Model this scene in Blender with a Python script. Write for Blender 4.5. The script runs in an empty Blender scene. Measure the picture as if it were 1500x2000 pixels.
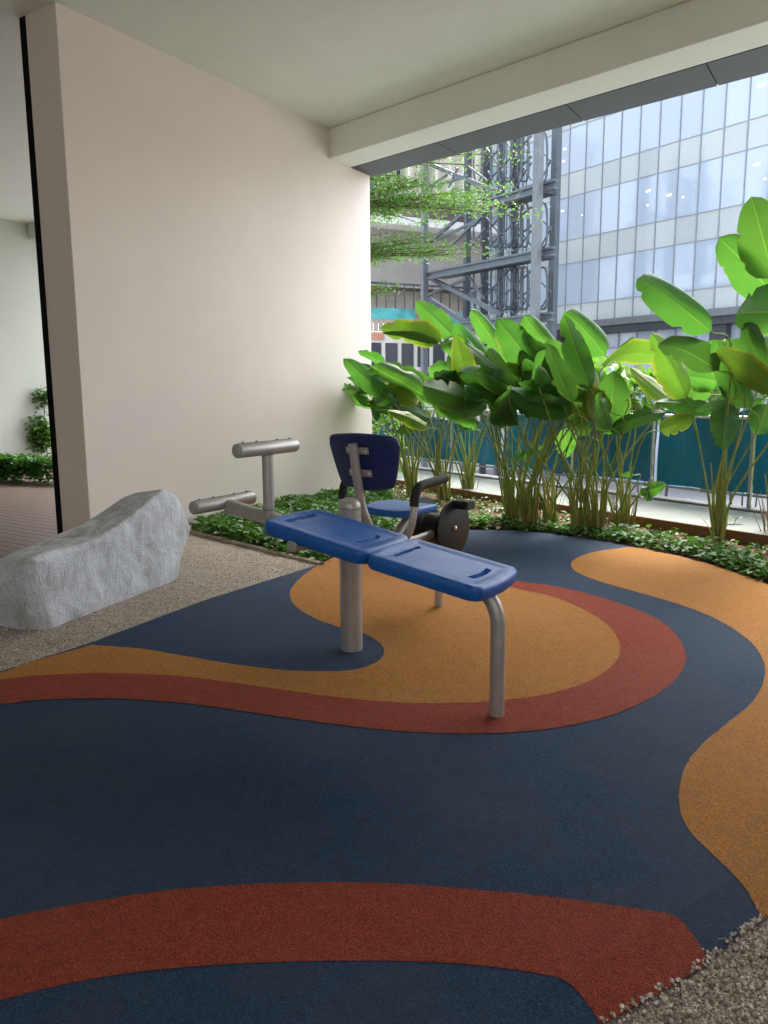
import bpy, math, random
import numpy as np
from mathutils import Vector, Matrix
from mathutils.geometry import tessellate_polygon
R = math.radians
random.seed(7)
rng = np.random.default_rng(7)
S = bpy.context.scene
COL = S.collection

# ------------------------------------------------------------------ camera
FPX, CX, CY = 1505.0, 750.0, 1000.0            # focal length in pixels of the 1500 x 2000 photograph
PITCH, ROLL, EYE = R(9.0), R(0.41), 1.5
fw = np.array([0, math.cos(PITCH), -math.sin(PITCH)])
r0 = np.array([1.0, 0, 0]); u0 = np.cross(r0, fw)
rt = r0 * math.cos(ROLL) - u0 * math.sin(ROLL)
up = u0 * math.cos(ROLL) + r0 * math.sin(ROLL)
CAMP = np.array([0, 0, EYE])
cam = bpy.data.cameras.new('camera'); camo = bpy.data.objects.new('camera', cam); COL.objects.link(camo)
M = Matrix.Identity(4)
for i in range(3):
    M[i][0] = rt[i]; M[i][1] = up[i]; M[i][2] = -fw[i]; M[i][3] = CAMP[i]
camo.matrix_world = M
cam.sensor_fit = 'VERTICAL'; cam.sensor_height = 24; cam.sensor_width = 18; cam.lens = 24 * FPX / 2000
cam.clip_start = 0.05; cam.clip_end = 2000
S.camera = camo

# ------------------------------------------------------------------ light
SUN_EL, SUN_AZ = 52, 28          # azimuth clockwise from +Y
w = bpy.data.worlds.new('World'); S.world = w; w.use_nodes = True
nt = w.node_tree; bg = nt.nodes['Background']
sky = nt.nodes.new('ShaderNodeTexSky'); sky.sky_type = 'NISHITA'; sky.sun_disc = False
sky.sun_elevation = R(SUN_EL); sky.sun_rotation = R(SUN_AZ)
sky.air_density = 1.0; sky.dust_density = 4.0; sky.ozone_density = 1.0
hsv = nt.nodes.new('ShaderNodeHueSaturation'); hsv.inputs['Saturation'].default_value = .5     # thin overcast: a whiter sky
nt.links.new(sky.outputs[0], hsv.inputs['Color']); nt.links.new(hsv.outputs[0], bg.inputs[0]); bg.inputs[1].default_value = 0.15
sl = bpy.data.lights.new('sun', 'SUN'); sl.energy = .8; sl.angle = R(28); sl.color = (1, .96, .9)
so = bpy.data.objects.new('sun', sl); COL.objects.link(so)
sd = Vector((math.sin(R(SUN_AZ)) * math.cos(R(SUN_EL)), math.cos(R(SUN_AZ)) * math.cos(R(SUN_EL)), math.sin(R(SUN_EL))))
so.rotation_euler = sd.to_track_quat('Z', 'Y').to_euler(); so.location = (8, 8, 12)
vs = S.view_settings; vs.view_transform = 'Standard'; vs.look = 'None'; vs.gamma = 1; vs.exposure = 2.4
S.cycles.max_bounces = 10; S.cycles.diffuse_bounces = 6; S.cycles.glossy_bounces = 4
S.cycles.transmission_bounces = 6; S.cycles.transparent_max_bounces = 12
S.cycles.use_denoising = True

# ------------------------------------------------------------------ geometry helpers
def ray(x, y): return fw + rt * (x - CX) / FPX - up * (y - CY) / FPX
def onz(x, y, z=0.0):
    d = ray(x, y); return CAMP + d * ((z - EYE) / d[2])
def at(x, y, Y):
    d = ray(x, y); return CAMP + d * (Y / d[1])
class Plane:
    """a vertical plane through P0 with plan direction d; n points away from the camera"""
    def __init__(s, P0, d):
        s.P = np.array([P0[0], P0[1], 0.0]); d = np.array([d[0], d[1], 0.0]); s.d = d / np.linalg.norm(d)
        n = np.array([-s.d[1], s.d[0], 0]); s.n = n if n @ (s.P - np.array([0, 0, 0])) > 0 else -n
    def hit(s, x, y, off=0.0):
        d = ray(x, y); P = s.P + s.n * off; return CAMP + d * ((s.n @ (P - CAMP)) / (s.n @ d))
    def sz(s, x, y, off=0.0):
        h = s.hit(x, y, off); return (h - s.P) @ s.d, h[2]
    def pt(s, a, z, off=0.0): 
        p = s.P + s.d * a + s.n * off; return np.array([p[0], p[1], z])

def crom(pts, n=8):
    P = [np.array(p, float) for p in pts]
    if len(P) < 3: return P
    P = [2 * P[0] - P[1]] + P + [2 * P[-1] - P[-2]]
    out = []
    for i in range(1, len(P) - 2):
        for k in range(n):
            t = k / n; a, b, c, d = P[i-1], P[i], P[i+1], P[i+2]
            out.append(0.5 * ((2*b) + (-a+c)*t + (2*a-5*b+4*c-d)*t*t + (-a+3*b-3*c+d)*t**3))
    out.append(P[-2]); return out

class MB:
    def __init__(s): s.v = []; s.f = []; s.uv = None; s.mi = []
    def add(s, vs_, fs_, mi=0):
        o = len(s.v); s.v.extend([tuple(map(float, p)) for p in vs_]); s.f.extend([tuple(i + o for i in f) for f in fs_])
        s.mi.extend([mi] * len(fs_)); return s
    def hexa(s, c8, mi=0):  # c8: bottom 4 ccw then top 4
        return s.add(c8, [(3,2,1,0),(4,5,6,7),(0,1,5,4),(1,2,6,5),(2,3,7,6),(3,0,4,7)], mi)
    def box(s, c, ax, ay, az, mi=0):
        c, ax, ay, az = map(lambda q: np.array(q, float), (c, ax, ay, az))
        return s.hexa([c-ax-ay-az, c+ax-ay-az, c+ax+ay-az, c-ax+ay-az, c-ax-ay+az, c+ax-ay+az, c+ax+ay+az, c-ax+ay+az], mi)
    def abox(s, x0, x1, y0, y1, z0, z1): return s.box(((x0+x1)/2, (y0+y1)/2, (z0+z1)/2), ((x1-x0)/2,0,0), (0,(y1-y0)/2,0), (0,0,(z1-z0)/2))
    def pbox(s, pl, a0, a1, z0, z1, o0, o1, mi=0):
        return s.box(pl.pt((a0+a1)/2, (z0+z1)/2, (o0+o1)/2), pl.d*(a1-a0)/2, pl.n*(o1-o0)/2, (0,0,(z1-z0)/2), mi)
    def bar(s, p, q, wx, wy, upv=(0,0,1)):
        p, q = np.array(p, float), np.array(q, float); d = q - p; L = np.linalg.norm(d); d = d / L
        x = np.cross(d, upv); nx = np.linalg.norm(x)
        x = x / nx if nx > 1e-4 else np.array([1.0, 0, 0]); y = np.cross(x, d)
        return s.box((p+q)/2, d*L/2, x*wx/2, y*wy/2)
    def tube(s, pts, r, seg=16, cap=True, smooth=0, flat=1.0):
        P = crom(pts, smooth) if smooth else [np.array(p, float) for p in pts]
        n = len(P); rr = r if callable(r) else (lambda t: r)
        T = [P[min(i+1, n-1)] - P[max(i-1, 0)] for i in range(n)]; T = [t / (np.linalg.norm(t) + 1e-12) for t in T]
        a = np.array([0, 0, 1.0]) if abs(T[0][2]) < .9 else np.array([1.0, 0, 0])
        x = np.cross(T[0], a); x /= np.linalg.norm(x); vs_ = []
        for i in range(n):
            x = x - T[i] * (x @ T[i]); x /= np.linalg.norm(x); y = np.cross(T[i], x); R_ = rr(i / (n - 1))
            for k in range(seg):
                t = 2 * math.pi * k / seg; vs_.append(P[i] + x * R_ * math.cos(t) + y * R_ * math.sin(t) * flat)
        fs_ = [(i*seg+k, i*seg+(k+1) % seg, (i+1)*seg+(k+1) % seg, (i+1)*seg+k) for i in range(n-1) for k in range(seg)]
        if cap: fs_ += [tuple(range(seg-1, -1, -1)), tuple((n-1)*seg + k for k in range(seg))]
        return s.add(vs_, fs_)
    def lathe(s, c, axis, prof, seg=32):   # prof: (radius, height along axis)
        c = np.array(c, float); ax = np.array(axis, float); ax /= np.linalg.norm(ax)
        a = np.array([0, 0, 1.0]) if abs(ax[2]) < .9 else np.array([1.0, 0, 0])
        x = np.cross(a, ax); x /= np.linalg.norm(x); y = np.cross(ax, x)
        vs_ = [c + ax*h + (x*math.cos(2*math.pi*k/seg) + y*math.sin(2*math.pi*k/seg))*max(r, 1e-4) for r, h in prof for k in range(seg)]
        n = len(prof)
        fs_ = [(i*seg+k, i*seg+(k+1) % seg, (i+1)*seg+(k+1) % seg, (i+1)*seg+k) for i in range(n-1) for k in range(seg)]
        fs_ += [tuple(range(seg-1, -1, -1)), tuple((n-1)*seg+k for k in range(seg))]
        return s.add(vs_, fs_)
    def build(s, name, mats, parent=None, label=None, cat=None, group=None, kind=None, smooth=35, bevel=0, origin=None):
        if not isinstance(mats, (list, tuple)): mats = [mats]
        V = np.array(s.v)
        if parent is not None: o = np.array(WORLD[parent.name])
        elif origin is not None: o = np.array(origin, float)
        else: o = np.array([V[:,0].mean(), V[:,1].mean(), V[:,2].min()])
        me = bpy.data.meshes.new(name); me.from_pydata((V - o).tolist(), [], s.f)
        for m in mats: me.materials.append(m)
        if len(mats) > 1: me.polygons.foreach_set('material_index', s.mi)
        if s.uv is not None:
            l = me.uv_layers.new(name='UVMap'); idx = np.zeros(len(me.loops), int); me.loops.foreach_get('vertex_index', idx)
            l.data.foreach_set('uv', np.array(s.uv)[idx].astype(np.float32).ravel())
        if smooth: 
            me.shade_smooth()
            if smooth < 180: me.set_sharp_from_angle(angle=R(smooth))
        me.update()
        ob = bpy.data.objects.new(name, me); COL.objects.link(ob)
        WORLD[ob.name] = tuple(o)
        if parent is not None: ob.parent = parent
        else: ob.location = o
        if bevel:
            b = ob.modifiers.new('bevel', 'BEVEL'); b.width = bevel; b.segments = 2; b.limit_method = 'ANGLE'; b.angle_limit = R(40)
        tag(ob, label, cat, group, kind); return ob
WORLD = {}
def tag(o, label=None, cat=None, group=None, kind=None):
    if label: o['label'] = label
    if cat: o['category'] = cat
    if group: o['group'] = group
    if kind: o['kind'] = kind
def thing(name, loc, label, cat, group=None):
    o = bpy.data.objects.new(name, None); COL.objects.link(o); o.location = tuple(map(float, loc)); o.empty_display_size = .1
    WORLD[o.name] = tuple(map(float, loc)); tag(o, label, cat, group); return o

# ------------------------------------------------------------------ material helpers
class NT:
    def __init__(s, name):
        s.m = bpy.data.materials.new(name); s.m.use_nodes = True; s.t = s.m.node_tree; s.n = s.t.nodes; s.l = s.t.links
        s.p = s.n['Principled BSDF']; s.out = s.n['Material Output']
    def node(s, typ, **kw):
        n = s.n.new(typ)
        for k, v in kw.items():
            if k.startswith('i_'):
                key = k[2:]; key = int(key) if key.isdigit() else key.replace('_', ' ')
                n.inputs[key].default_value = v
            else: setattr(n, k, v)
        return n
    def link(s, a, b): s.l.new(a, b)
    def coord(s, which='Object'):
        if not hasattr(s, '_c'): s._c = s.node('ShaderNodeTexCoord')
        return s._c.outputs[which]
    def geo(s):
        if not hasattr(s, '_g'): s._g = s.node('ShaderNodeNewGeometry')
        return s._g
    def noise(s, scale, detail=3, rough=.5, vec=None, dist=0):
        n = s.node('ShaderNodeTexNoise'); n.inputs['Scale'].default_value = scale; n.inputs['Detail'].default_value = detail
        n.inputs['Roughness'].default_value = rough; n.inputs['Distortion'].default_value = dist
        s.link(vec if vec is not None else s.coord(), n.inputs['Vector']); return n.outputs['Fac']
    def vor(s, scale, out='Distance', vec=None, feature='F1'):
        n = s.node('ShaderNodeTexVoronoi', feature=feature); n.inputs['Scale'].default_value = scale
        s.link(vec if vec is not None else s.coord(), n.inputs['Vector']); return n.outputs[out]
    def mapping(s, scale=(1,1,1), rot=(0,0,0), which='Object'):
        n = s.node('ShaderNodeMapping'); n.inputs['Scale'].default_value = scale; n.inputs['Rotation'].default_value = rot
        s.link(s.coord(which), n.inputs['Vector']); return n.outputs[0]
    def ramp(s, fac, stops, interp='LINEAR'):
        n = s.node('ShaderNodeValToRGB'); n.color_ramp.interpolation = interp; e = n.color_ramp.elements
        while len(e) < len(stops): e.new(.5)
        for i, (p, c) in enumerate(stops): e[i].position = p; e[i].color = (*c, 1) if len(c) == 3 else c
        s.link(fac, n.inputs[0]); return n.outputs[0]
    def mix(s, fac, a, b, mode='MIX'):
        n = s.node('ShaderNodeMix', data_type='RGBA', blend_type=mode)
        for v, i in ((fac, 0), (a, 6), (b, 7)):
            if hasattr(v, 'links'): s.link(v, n.inputs[i])
            else: n.inputs[i].default_value = v if i == 0 else ((*v, 1) if len(v) == 3 else v)
        return n.outputs[2]
    def math(s, op, a, b=0.0):
        n = s.node('ShaderNodeMath', operation=op)
        for v, i in ((a, 0), (b, 1)):
            if hasattr(v, 'links'): s.link(v, n.inputs[i])
            else: n.inputs[i].default_value = v
        return n.outputs[0]
    def bump(s, h, strength=.3, dist=.01, prev=None):
        n = s.node('ShaderNodeBump'); n.inputs['Strength'].default_value = strength; n.inputs['Distance'].default_value = dist
        s.link(h, n.inputs['Height'])
        if prev is not None: s.link(prev, n.inputs['Normal'])
        return n.outputs[0]
    def set(s, color=None, rough=None, metal=None, normal=None, spec=None, **kw):
        for v, k in ((color, 'Base Color'), (rough, 'Roughness'), (metal, 'Metallic'), (normal, 'Normal'), (spec, 'Specular IOR Level')):
            if v is None: continue
            if hasattr(v, 'links'): s.link(v, s.p.inputs[k])
            else: s.p.inputs[k].default_value = (*v, 1) if isinstance(v, tuple) and len(v) == 3 else v
        for k, v in kw.items(): s.p.inputs[k.replace('_', ' ')].default_value = v
        return s.m

def simple(name, col, rough=.6, metal=0, var=.12, vscale=3, bump=0, bscale=200, spec=.5, bdist=.002):
    t = NT(name); f = t.noise(vscale, 5, .6)
    lo = tuple(c * (1 - var) for c in col); hi = tuple(min(1, c * (1 + var)) for c in col)
    c = t.ramp(f, [(.3, lo), (.7, hi)])
    nrm = t.bump(t.noise(bscale, 3), bump, bdist) if bump else None
    return t.set(c, rough, metal, nrm, spec)

def m_rubber(name, col, worn=(0, 0, 0), wornf=0.12):
    t = NT(name); v = t.vor(240, 'Color'); sep = t.node('ShaderNodeSeparateColor'); t.link(v, sep.inputs[0])
    lo = tuple(c * .42 for c in col); hi = tuple(min(1, c * 1.55 + .005) for c in col)
    c = t.ramp(sep.outputs[0], [(0, lo), (.25, tuple(c*.85 for c in col)), (.8, tuple(c*1.12 for c in col)), (1, hi)])
    big = t.noise(1.1, 6, .65); c = t.mix(t.math('MULTIPLY', t.ramp(big, [(.38, (0,0,0)), (.72, (1,1,1))]), wornf), c, worn)
    mid = t.noise(14, 4, .7); c = t.mix(.35, c, t.ramp(mid, [(.3, (.55,.55,.55)), (.7, (1,1,1))]), 'MULTIPLY')
    # tiny pale specks of grit trodden into the surface
    sp = t.vor(26, 'Distance'); spk = t.ramp(sp, [(.018, (1,1,1)), (.03, (0,0,0))]); gate = t.ramp(t.noise(5, 2), [(.56, (0,0,0)), (.6, (1,1,1))])
    c = t.mix(t.math('MULTIPLY', t.math('MULTIPLY', spk, gate), .6), c, (.35,.33,.27))
    h = t.vor(240, 'Distance'); b = t.bump(h, .6, .004); b = t.bump(t.noise(40, 3), .12, .01, b)
    return t.set(c, .85, 0, b, .20)

MAT = {}
MAT['blue'] = m_rubber('blue rubber granules', (.017, .043, .095), (.048, .066, .092), .75)
MAT['ochre'] = m_rubber('ochre rubber granules', (.37, .158, .028), (.40, .20, .08), .35)
MAT['red'] = m_rubber('brick red rubber granules', (.25, .041, .017), (.22, .07, .05), .4)

def m_paint(name, col):
    t = NT(name)
    c = t.ramp(t.noise(.6, 6, .6), [(.3, tuple(x*.95 for x in col)), (.7, tuple(min(1, x*1.02) for x in col))])
    streak = t.noise(3.0, 4, .6, t.mapping((1.5, 1.5, .18)))
    c = t.mix(.035, c, t.ramp(streak, [(.35, (.72,.70,.66)), (.62, (1,1,1))]), 'MULTIPLY')
    c = t.mix(.10, c, t.ramp(t.noise(2.3, 7, .75, None, .8), [(.35, (.80,.78,.75)), (.6, (1,1,1))]), 'MULTIPLY')
    ch = t.vor(1.7, 'Distance'); c = t.mix(t.ramp(ch, [(.008, (1,1,1)), (.014, (0,0,0))]), c, (.85,.85,.83))
    b = t.bump(t.noise(55, 4, .6), .06, .004); b = t.bump(t.noise(3, 3), .10, .02, b)
    return t.set(c, .62, 0, b, .35)
MAT['wall'] = m_paint('cream wall paint', (.80, .715, .655))
MAT['ceil'] = m_paint('white ceiling paint', (.84, .855, .81))
MAT['taupe'] = m_paint('taupe wall paint', (.60, .56, .52))
MAT['greywall'] = m_paint('pale grey wall paint', (.56, .585, .53))
MAT['fascia'] = simple('dark grey metal soffit', (.038, .046, .047), .42, .25, .12, 2)
MAT['black'] = simple('black joint strip', (.006, .006, .006), .8, spec=.1)
MAT['steel'] = None
def m_steel(name, col, rough=.36, metal=.85):
    t = NT(name); f = t.noise(9, 6, .65)
    c = t.ramp(f, [(.25, tuple(x*.82 for x in col)), (.75, tuple(x*1.1 for x in col))])
    sc = t.noise(60, 4, .7, t.mapping((1, 1, .15)))
    r = t.node('ShaderNodeMapRange'); r.inputs[3].default_value = rough - .07; r.inputs[4].default_value = rough + .12; t.link(sc, r.inputs[0])
    b = t.bump(t.noise(420, 2), .05, .001)
    return t.set(c, r.outputs[0], metal, b)
MAT['steel'] = m_steel('warm grey powder coated steel', (.47, .45, .42), .38, .45)
MAT['steel_dark'] = m_steel('dark grey coated steel', (.26, .25, .235), .45, .3)
MAT['stainless'] = m_steel('brushed stainless steel', (.72, .71, .68), .25, 1)
def m_plastic(name, col, rough=.36):
    t = NT(name); f = t.noise(7, 6, .7)
    c = t.ramp(f, [(.3, tuple(x*.86 for x in col)), (.75, tuple(min(1, x*1.15+.003) for x in col))])
    sc = t.noise(30, 5, .75, t.mapping((1, 5, 1), (0,0,R(33))))
    c = t.mix(t.math('MULTIPLY', t.ramp(sc, [(.52, (0,0,0)), (.72, (1,1,1))]), .16), c, (.25,.33,.45))
    r = t.node('ShaderNodeMapRange'); r.inputs[3].default_value = rough-.05; r.inputs[4].default_value = rough+.14; t.link(t.noise(11, 5, .7), r.inputs[0])
    b = t.bump(t.noise(260, 3), .07, .0015)
    return t.set(c, r.outputs[0], 0, b, .55)
MAT['bplastic'] = m_plastic('moulded blue plastic', (.002, .105, .42), .40)
MAT['navy'] = m_plastic('moulded navy plastic', (.003, .014, .105), .42)
MAT['blackplastic'] = simple('black plastic', (.007, .007, .007), .45, 0, .2, 8, .05)
MAT['foam'] = simple('black foam grip', (.010, .010, .011), .7, 0, .2, 20, .3, 300)
def m_rock():
    t = NT('grey hewn stone'); f = t.noise(2.6, 8, .7, None, .6)
    c = t.ramp(f, [(.25, (.36,.37,.35)), (.5, (.70,.735,.79)), (.75, (.84,.875,.93))])
    tool = t.noise(9, 6, .75, t.mapping((1, 1, .36)), .5)
    c = t.mix(.35, c, t.ramp(tool, [(.3, (.45,.45,.44)), (.55, (1,1,1))]), 'MULTIPLY')
    fine = t.noise(70, 4, .7); c = t.mix(.4, c, t.ramp(fine, [(.3, (.55,.55,.55)), (.65, (1,1,1))]), 'MULTIPLY')
    pit = t.vor(38, 'Distance', t.mapping((1, 1, .5))); pr = t.ramp(pit, [(.05, (0,0,0)), (.22, (1,1,1))])
    sepz = t.node('ShaderNodeSeparateXYZ'); t.link(t.geo().outputs['Normal'], sepz.inputs[0])          # dust and lichen settled on the top
    lich = t.math('MULTIPLY', t.ramp(sepz.outputs[2], [(.45, (0,0,0)), (.85, (1,1,1))]), t.ramp(t.noise(11, 6, .7), [(.35, (.25,.25,.25)), (.6, (1,1,1))]))
    c = t.mix(t.math('MULTIPLY', lich, .55), c, (.27,.27,.22))
    stain = t.ramp(t.noise(3.1, 6, .75, t.mapping((1,1,.6)), 1.0), [(.52, (0,0,0)), (.66, (1,1,1))]); c = t.mix(t.math('MULTIPLY', stain, .35), c, (.30,.31,.30))
    b = t.bump(tool, .55, .03); b = t.bump(fine, .8, .009, b); b = t.bump(pr, .25, .006, b)
    return t.set(c, .88, 0, b, .3)
MAT['rock'] = m_rock()
def m_gravel(name, scale=170):
    t = NT(name); v = t.vor(scale, 'Color'); sep = t.node('ShaderNodeSeparateColor'); t.link(v, sep.inputs[0])
    c = t.ramp(sep.outputs[0], [(0, (.20,.165,.135)), (.3, (.40,.345,.285)), (.7, (.56,.49,.41)), (1, (.72,.67,.59))])
    d = t.vor(scale, 'Distance'); c = t.mix(.75, c, t.ramp(d, [(.35, (1,1,1)), (.8, (.18,.15,.12))]), 'MULTIPLY')
    crack = t.noise(1.3, 5, .7, t.mapping((1, 3.5, 1), (0,0,R(-28))))
    c = t.mix(.5, c, t.ramp(crack, [(.44, (1,1,1)), (.485, (.7,.66,.6)), (.50, (.45,.42,.38)), (.515, (1,1,1))]), 'MULTIPLY')
    inv = t.math('SUBTRACT', 1.0, d); b = t.bump(inv, .9, .006)
    return t.set(c, .85, 0, b, .3)
MAT['gravel'] = m_gravel('bonded beige gravel')
def m_stone():
    t = NT('loose gravel stones'); oi = t.node('ShaderNodeAttribute', attribute_name='tint', attribute_type='GEOMETRY')
    c = t.ramp(oi.outputs['Fac'], [(0, (.22,.19,.16)), (.35, (.42,.37,.31)), (.75, (.58,.52,.44)), (1, (.78,.74,.67))])
    return t.set(c, .8, 0, None, .35)
MAT['stone'] = m_stone()
MAT['soil'] = simple('brown soil', (.105, .062, .036), .95, 0, .5, 9, .9, 60, .2, .02)
MAT['concrete'] = simple('pale green grey concrete', (.17, .195, .175), .75, 0, .16, 3, .2, 90)
MAT['kerb'] = simple('beige kerb concrete', (.40, .34, .27), .85, 0, .2, 14, .3, 120)
MAT['timber'] = None
def m_wood(name, a, b_, sc=(1, 1, 14), rot=(0,0,0), rough=.7):
    t = NT(name); f = t.noise(5, 6, .65, t.mapping(sc, rot), .6); c = t.ramp(f, [(.25, a), (.75, b_)])
    return t.set(c, rough, 0, t.bump(f, .3, .004), .35)
MAT['timber'] = m_wood('stained brown boards', (.11,.055,.022), (.24,.125,.05))
def m_deck():
    t = NT('red brown composite deck'); 
    mp = t.mapping((1,1,1), (0,0,R(-57)))
    wv = t.node('ShaderNodeTexWave', wave_type='BANDS', bands_direction='X'); wv.inputs['Scale'].default_value = 2.3; wv.inputs['Distortion'].default_value = 0
    t.link(mp, wv.inputs['Vector'])
    c = t.ramp(t.noise(4, 5, .7, t.mapping((1.2, 12, 1), (0,0,R(-57)))), [(.3, (.105,.066,.052)), (.7, (.17,.112,.092))])
    g = t.ramp(wv.outputs['Fac'], [(.02, (.15,.15,.15)), (.09, (1,1,1))]); c = t.mix(1, c, g, 'MULTIPLY')
    w2 = t.node('ShaderNodeTexWave', wave_type='BANDS', bands_direction='X'); w2.inputs['Scale'].default_value = 23; t.link(mp, w2.inputs['Vector'])
    b = t.bump(g, .6, .01); b = t.bump(w2.outputs['Fac'], .3, .003, b)
    return t.set(c, .55, 0, b, .5)
MAT['deck'] = m_deck()
MAT['street'] = simple('pale street concrete', (.30, .30, .285), .8, 0, .1, .5)

def m_leaf(name, top, under, edge=None, transl=.4, veins=True, rough=.38, pale_gloss=.5):
    t = NT(name); g = t.geo(); oi = t.node('ShaderNodeObjectInfo')
    base = t.mix(g.outputs['Backfacing'], top, under)
    hs = t.node('ShaderNodeHueSaturation'); t.link(base, hs.inputs['Color'])
    mr = t.node('ShaderNodeMapRange'); mr.inputs[3].default_value = .475; mr.inputs[4].default_value = .515; t.link(oi.outputs['Random'], mr.inputs[0]); t.link(mr.outputs[0], hs.inputs['Hue'])
    mr2 = t.node('ShaderNodeMapRange'); mr2.inputs[3].default_value = .75; mr2.inputs[4].default_value = 1.25
    t.link(t.math('FRACT', t.math('MULTIPLY', oi.outputs['Random'], 7.31)), mr2.inputs[0]); t.link(mr2.outputs[0], hs.inputs['Value'])
    c = t.mix(.5, hs.outputs[0], t.ramp(t.noise(9, 5, .6), [(.3, (.72,.72,.72)), (.7, (1.0,1.0,1.0))]), 'MULTIPLY')
    nrm = None
    if veins:
        uv = t.node('ShaderNodeSeparateXYZ'); t.link(t.coord('UV'), uv.inputs[0])
        du = t.math('ABSOLUTE', t.math('SUBTRACT', uv.outputs[0], .5))
        ph = t.math('SUBTRACT', t.math('MULTIPLY', uv.outputs[1], 24), t.math('MULTIPLY', du, 22))
        sn = t.math('SINE', t.math('MULTIPLY', ph, 6.283))
        sn01 = t.math('ADD', t.math('MULTIPLY', sn, .5), .5)
        c = t.mix(.4, c, t.ramp(sn01, [(0, (.55,.66,.5)), (.35, (1,1,1))]), 'MULTIPLY')
        rib = t.ramp(du, [(.008, (1,1,1)), (.022, (0,0,0))])
        c = t.mix(t.math('MULTIPLY', rib, .7), c, (.22,.34,.06))
        if edge:
            blot = t.noise(5, 5, .7); e = t.ramp(t.math('ADD', t.math('MULTIPLY', du, 1.3), t.math('MULTIPLY', blot, .55)), [(.78 if 'yel' in name else .90, (0,0,0)), (.9 if 'yel' in name else .97, (1,1,1))])
            c = t.mix(t.math('MULTIPLY', e, .75), c, edge)
        nrm = t.bump(sn01, .22, .004)
    t.set(c, rough, 0, nrm, .5)
    tr = t.node('ShaderNodeBsdfTranslucent')
    tc = t.mix(.5, c, (.15,.40,.035)) ; t.link(tc, tr.inputs[0])
    if nrm is not None: t.link(nrm, tr.inputs['Normal'])
    mx = t.node('ShaderNodeMixShader'); mx.inputs[0].default_value = transl
    t.link(t.p.outputs[0], mx.inputs[1]); t.link(tr.outputs[0], mx.inputs[2]); t.link(mx.outputs[0], t.out.inputs[0]); return t.m
MAT['leaf'] = m_leaf('broad leaf green', (.040, .160, .026), (.20, .30, .19), (.30, .22, .05), .44)
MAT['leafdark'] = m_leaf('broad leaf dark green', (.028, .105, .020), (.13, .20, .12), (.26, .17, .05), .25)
MAT['leafyel'] = m_leaf('broad leaf yellowing', (.15, .25, .018), (.26, .33, .10), (.62, .40, .03), .42)
MAT['ivy'] = m_leaf('ground cover leaf', (.05, .19, .022), (.09, .22, .04), None, .3, False, .58)
MAT['ivy2'] = m_leaf('ground cover pale leaf', (.08, .20, .03), (.12, .22, .06), None, .3, False, .4)
MAT['treeleaf'] = m_leaf('small tree leaf', (.13, .24, .045), (.20, .30, .09), None, .42, False, .5)
MAT['farleaf'] = m_leaf('bright shrub leaf', (.12, .30, .03), (.30, .42, .14), None, .5, False, .45)
MAT['litter'] = simple('dry leaf litter', (.30, .19, .10), .85, 0, .5, 25)
def m_stem(name, a, b_):
    t = NT(name); oi = t.node('ShaderNodeObjectInfo'); c = t.ramp(t.noise(14, 4, .7, t.mapping((3,3,.5))), [(.3, a), (.7, b_)])
    c = t.mix(t.math('MULTIPLY', oi.outputs['Random'], .4), c, (.33,.25,.09))
    return t.set(c, .45, 0, None, .4)
MAT['stem'] = m_stem('leaf stalk', (.11, .20, .025), (.28, .36, .07))
MAT['sheath'] = m_stem('stalk base', (.20, .19, .04), (.42, .37, .12))
MAT['dry'] = m_stem('dry brown sheath', (.16, .09, .045), (.36, .23, .13))
MAT['bark'] = simple('bark', (.12, .09, .065), .9, 0, .3, 20, .6, 60)

# ------------------------------------------------------------------ terrace shell
W0 = onz(180, 1075); W1 = onz(728, 962)
WP = Plane(W0, W1 - W0)                     # face of the big cream wall; WP.n points away from the camera
WL = float(np.linalg.norm((W1 - W0)[:2]))
HC, HB = 4.82, 4.45                         # ceiling and beam underside
THK = .44
beamdir = np.array([.719, -.695, 0.0])
bs0 = WP.sz(642, 255)[0]; bs1 = WP.sz(685, 325)[0]
pb0 = WP.pt(bs0, 0); pb1 = WP.pt(bs1, 0); pb2 = WP.pt(WL, 0)
m = MB(); m.pbox(WP, 0, WL, -.3, HB + .6, 0, THK)
m.build('feature_wall', MAT['wall'], label='big cream painted wall running from the grey stone to the leafy opening', cat='wall', smooth=0, bevel=.006)
m = MB(); m.pbox(WP, -.004, .12, -.04, HC - .002, THK + .002, THK + .085)
m.build('edge_strip', MAT['black'], label='tall black strip down the edge of the cream wall end', cat='trim', smooth=0, bevel=.003)
# roof slab: ceiling, beam, metal soffit
def extr(pts, z0, z1):
    mb = MB(); n = len(pts); P = [(p[0], p[1], z0) for p in pts] + [(p[0], p[1], z1) for p in pts]
    tris = tessellate_polygon([[Vector(p) for p in P[:n]]])
    fs_ = [tuple(t) for t in tris] + [tuple(i + n for i in t) for t in tris] + [(i, (i+1) % n, (i+1) % n + n, i + n) for i in range(n)]
    return mb.add(P, fs_)
def along(p, t): return p + beamdir * t
fa = onz(26, 432, HC); FP = Plane(fa, WP.d)
roof = [along(pb1, 16), along(pb1, -.0), WP.pt(bs1, 0, THK), WP.pt(WL, 0, THK), FP.pt(float((FP.hit(185, 800)-FP.P)@FP.d) + .25, 0, .3), FP.pt(-9, 0, .3), (-12, -6.5, 0), along(pb1, 16) + np.array([0, -1.5, 0])]
extr(roof, HC, HC + .5).build('ceiling', MAT['ceil'], kind='structure', smooth=0)
def strip(pA, pB, z0, z1, L=15.5, back=0):
    a, b = along(pA, 0), along(pB, 0); c, d = along(pB, L), along(pA, L)
    mb = MB(); q = [a, b, c, d]
    return mb.hexa([(p[0], p[1], z0) for p in q] + [(p[0], p[1], z1) for p in q])
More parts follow.
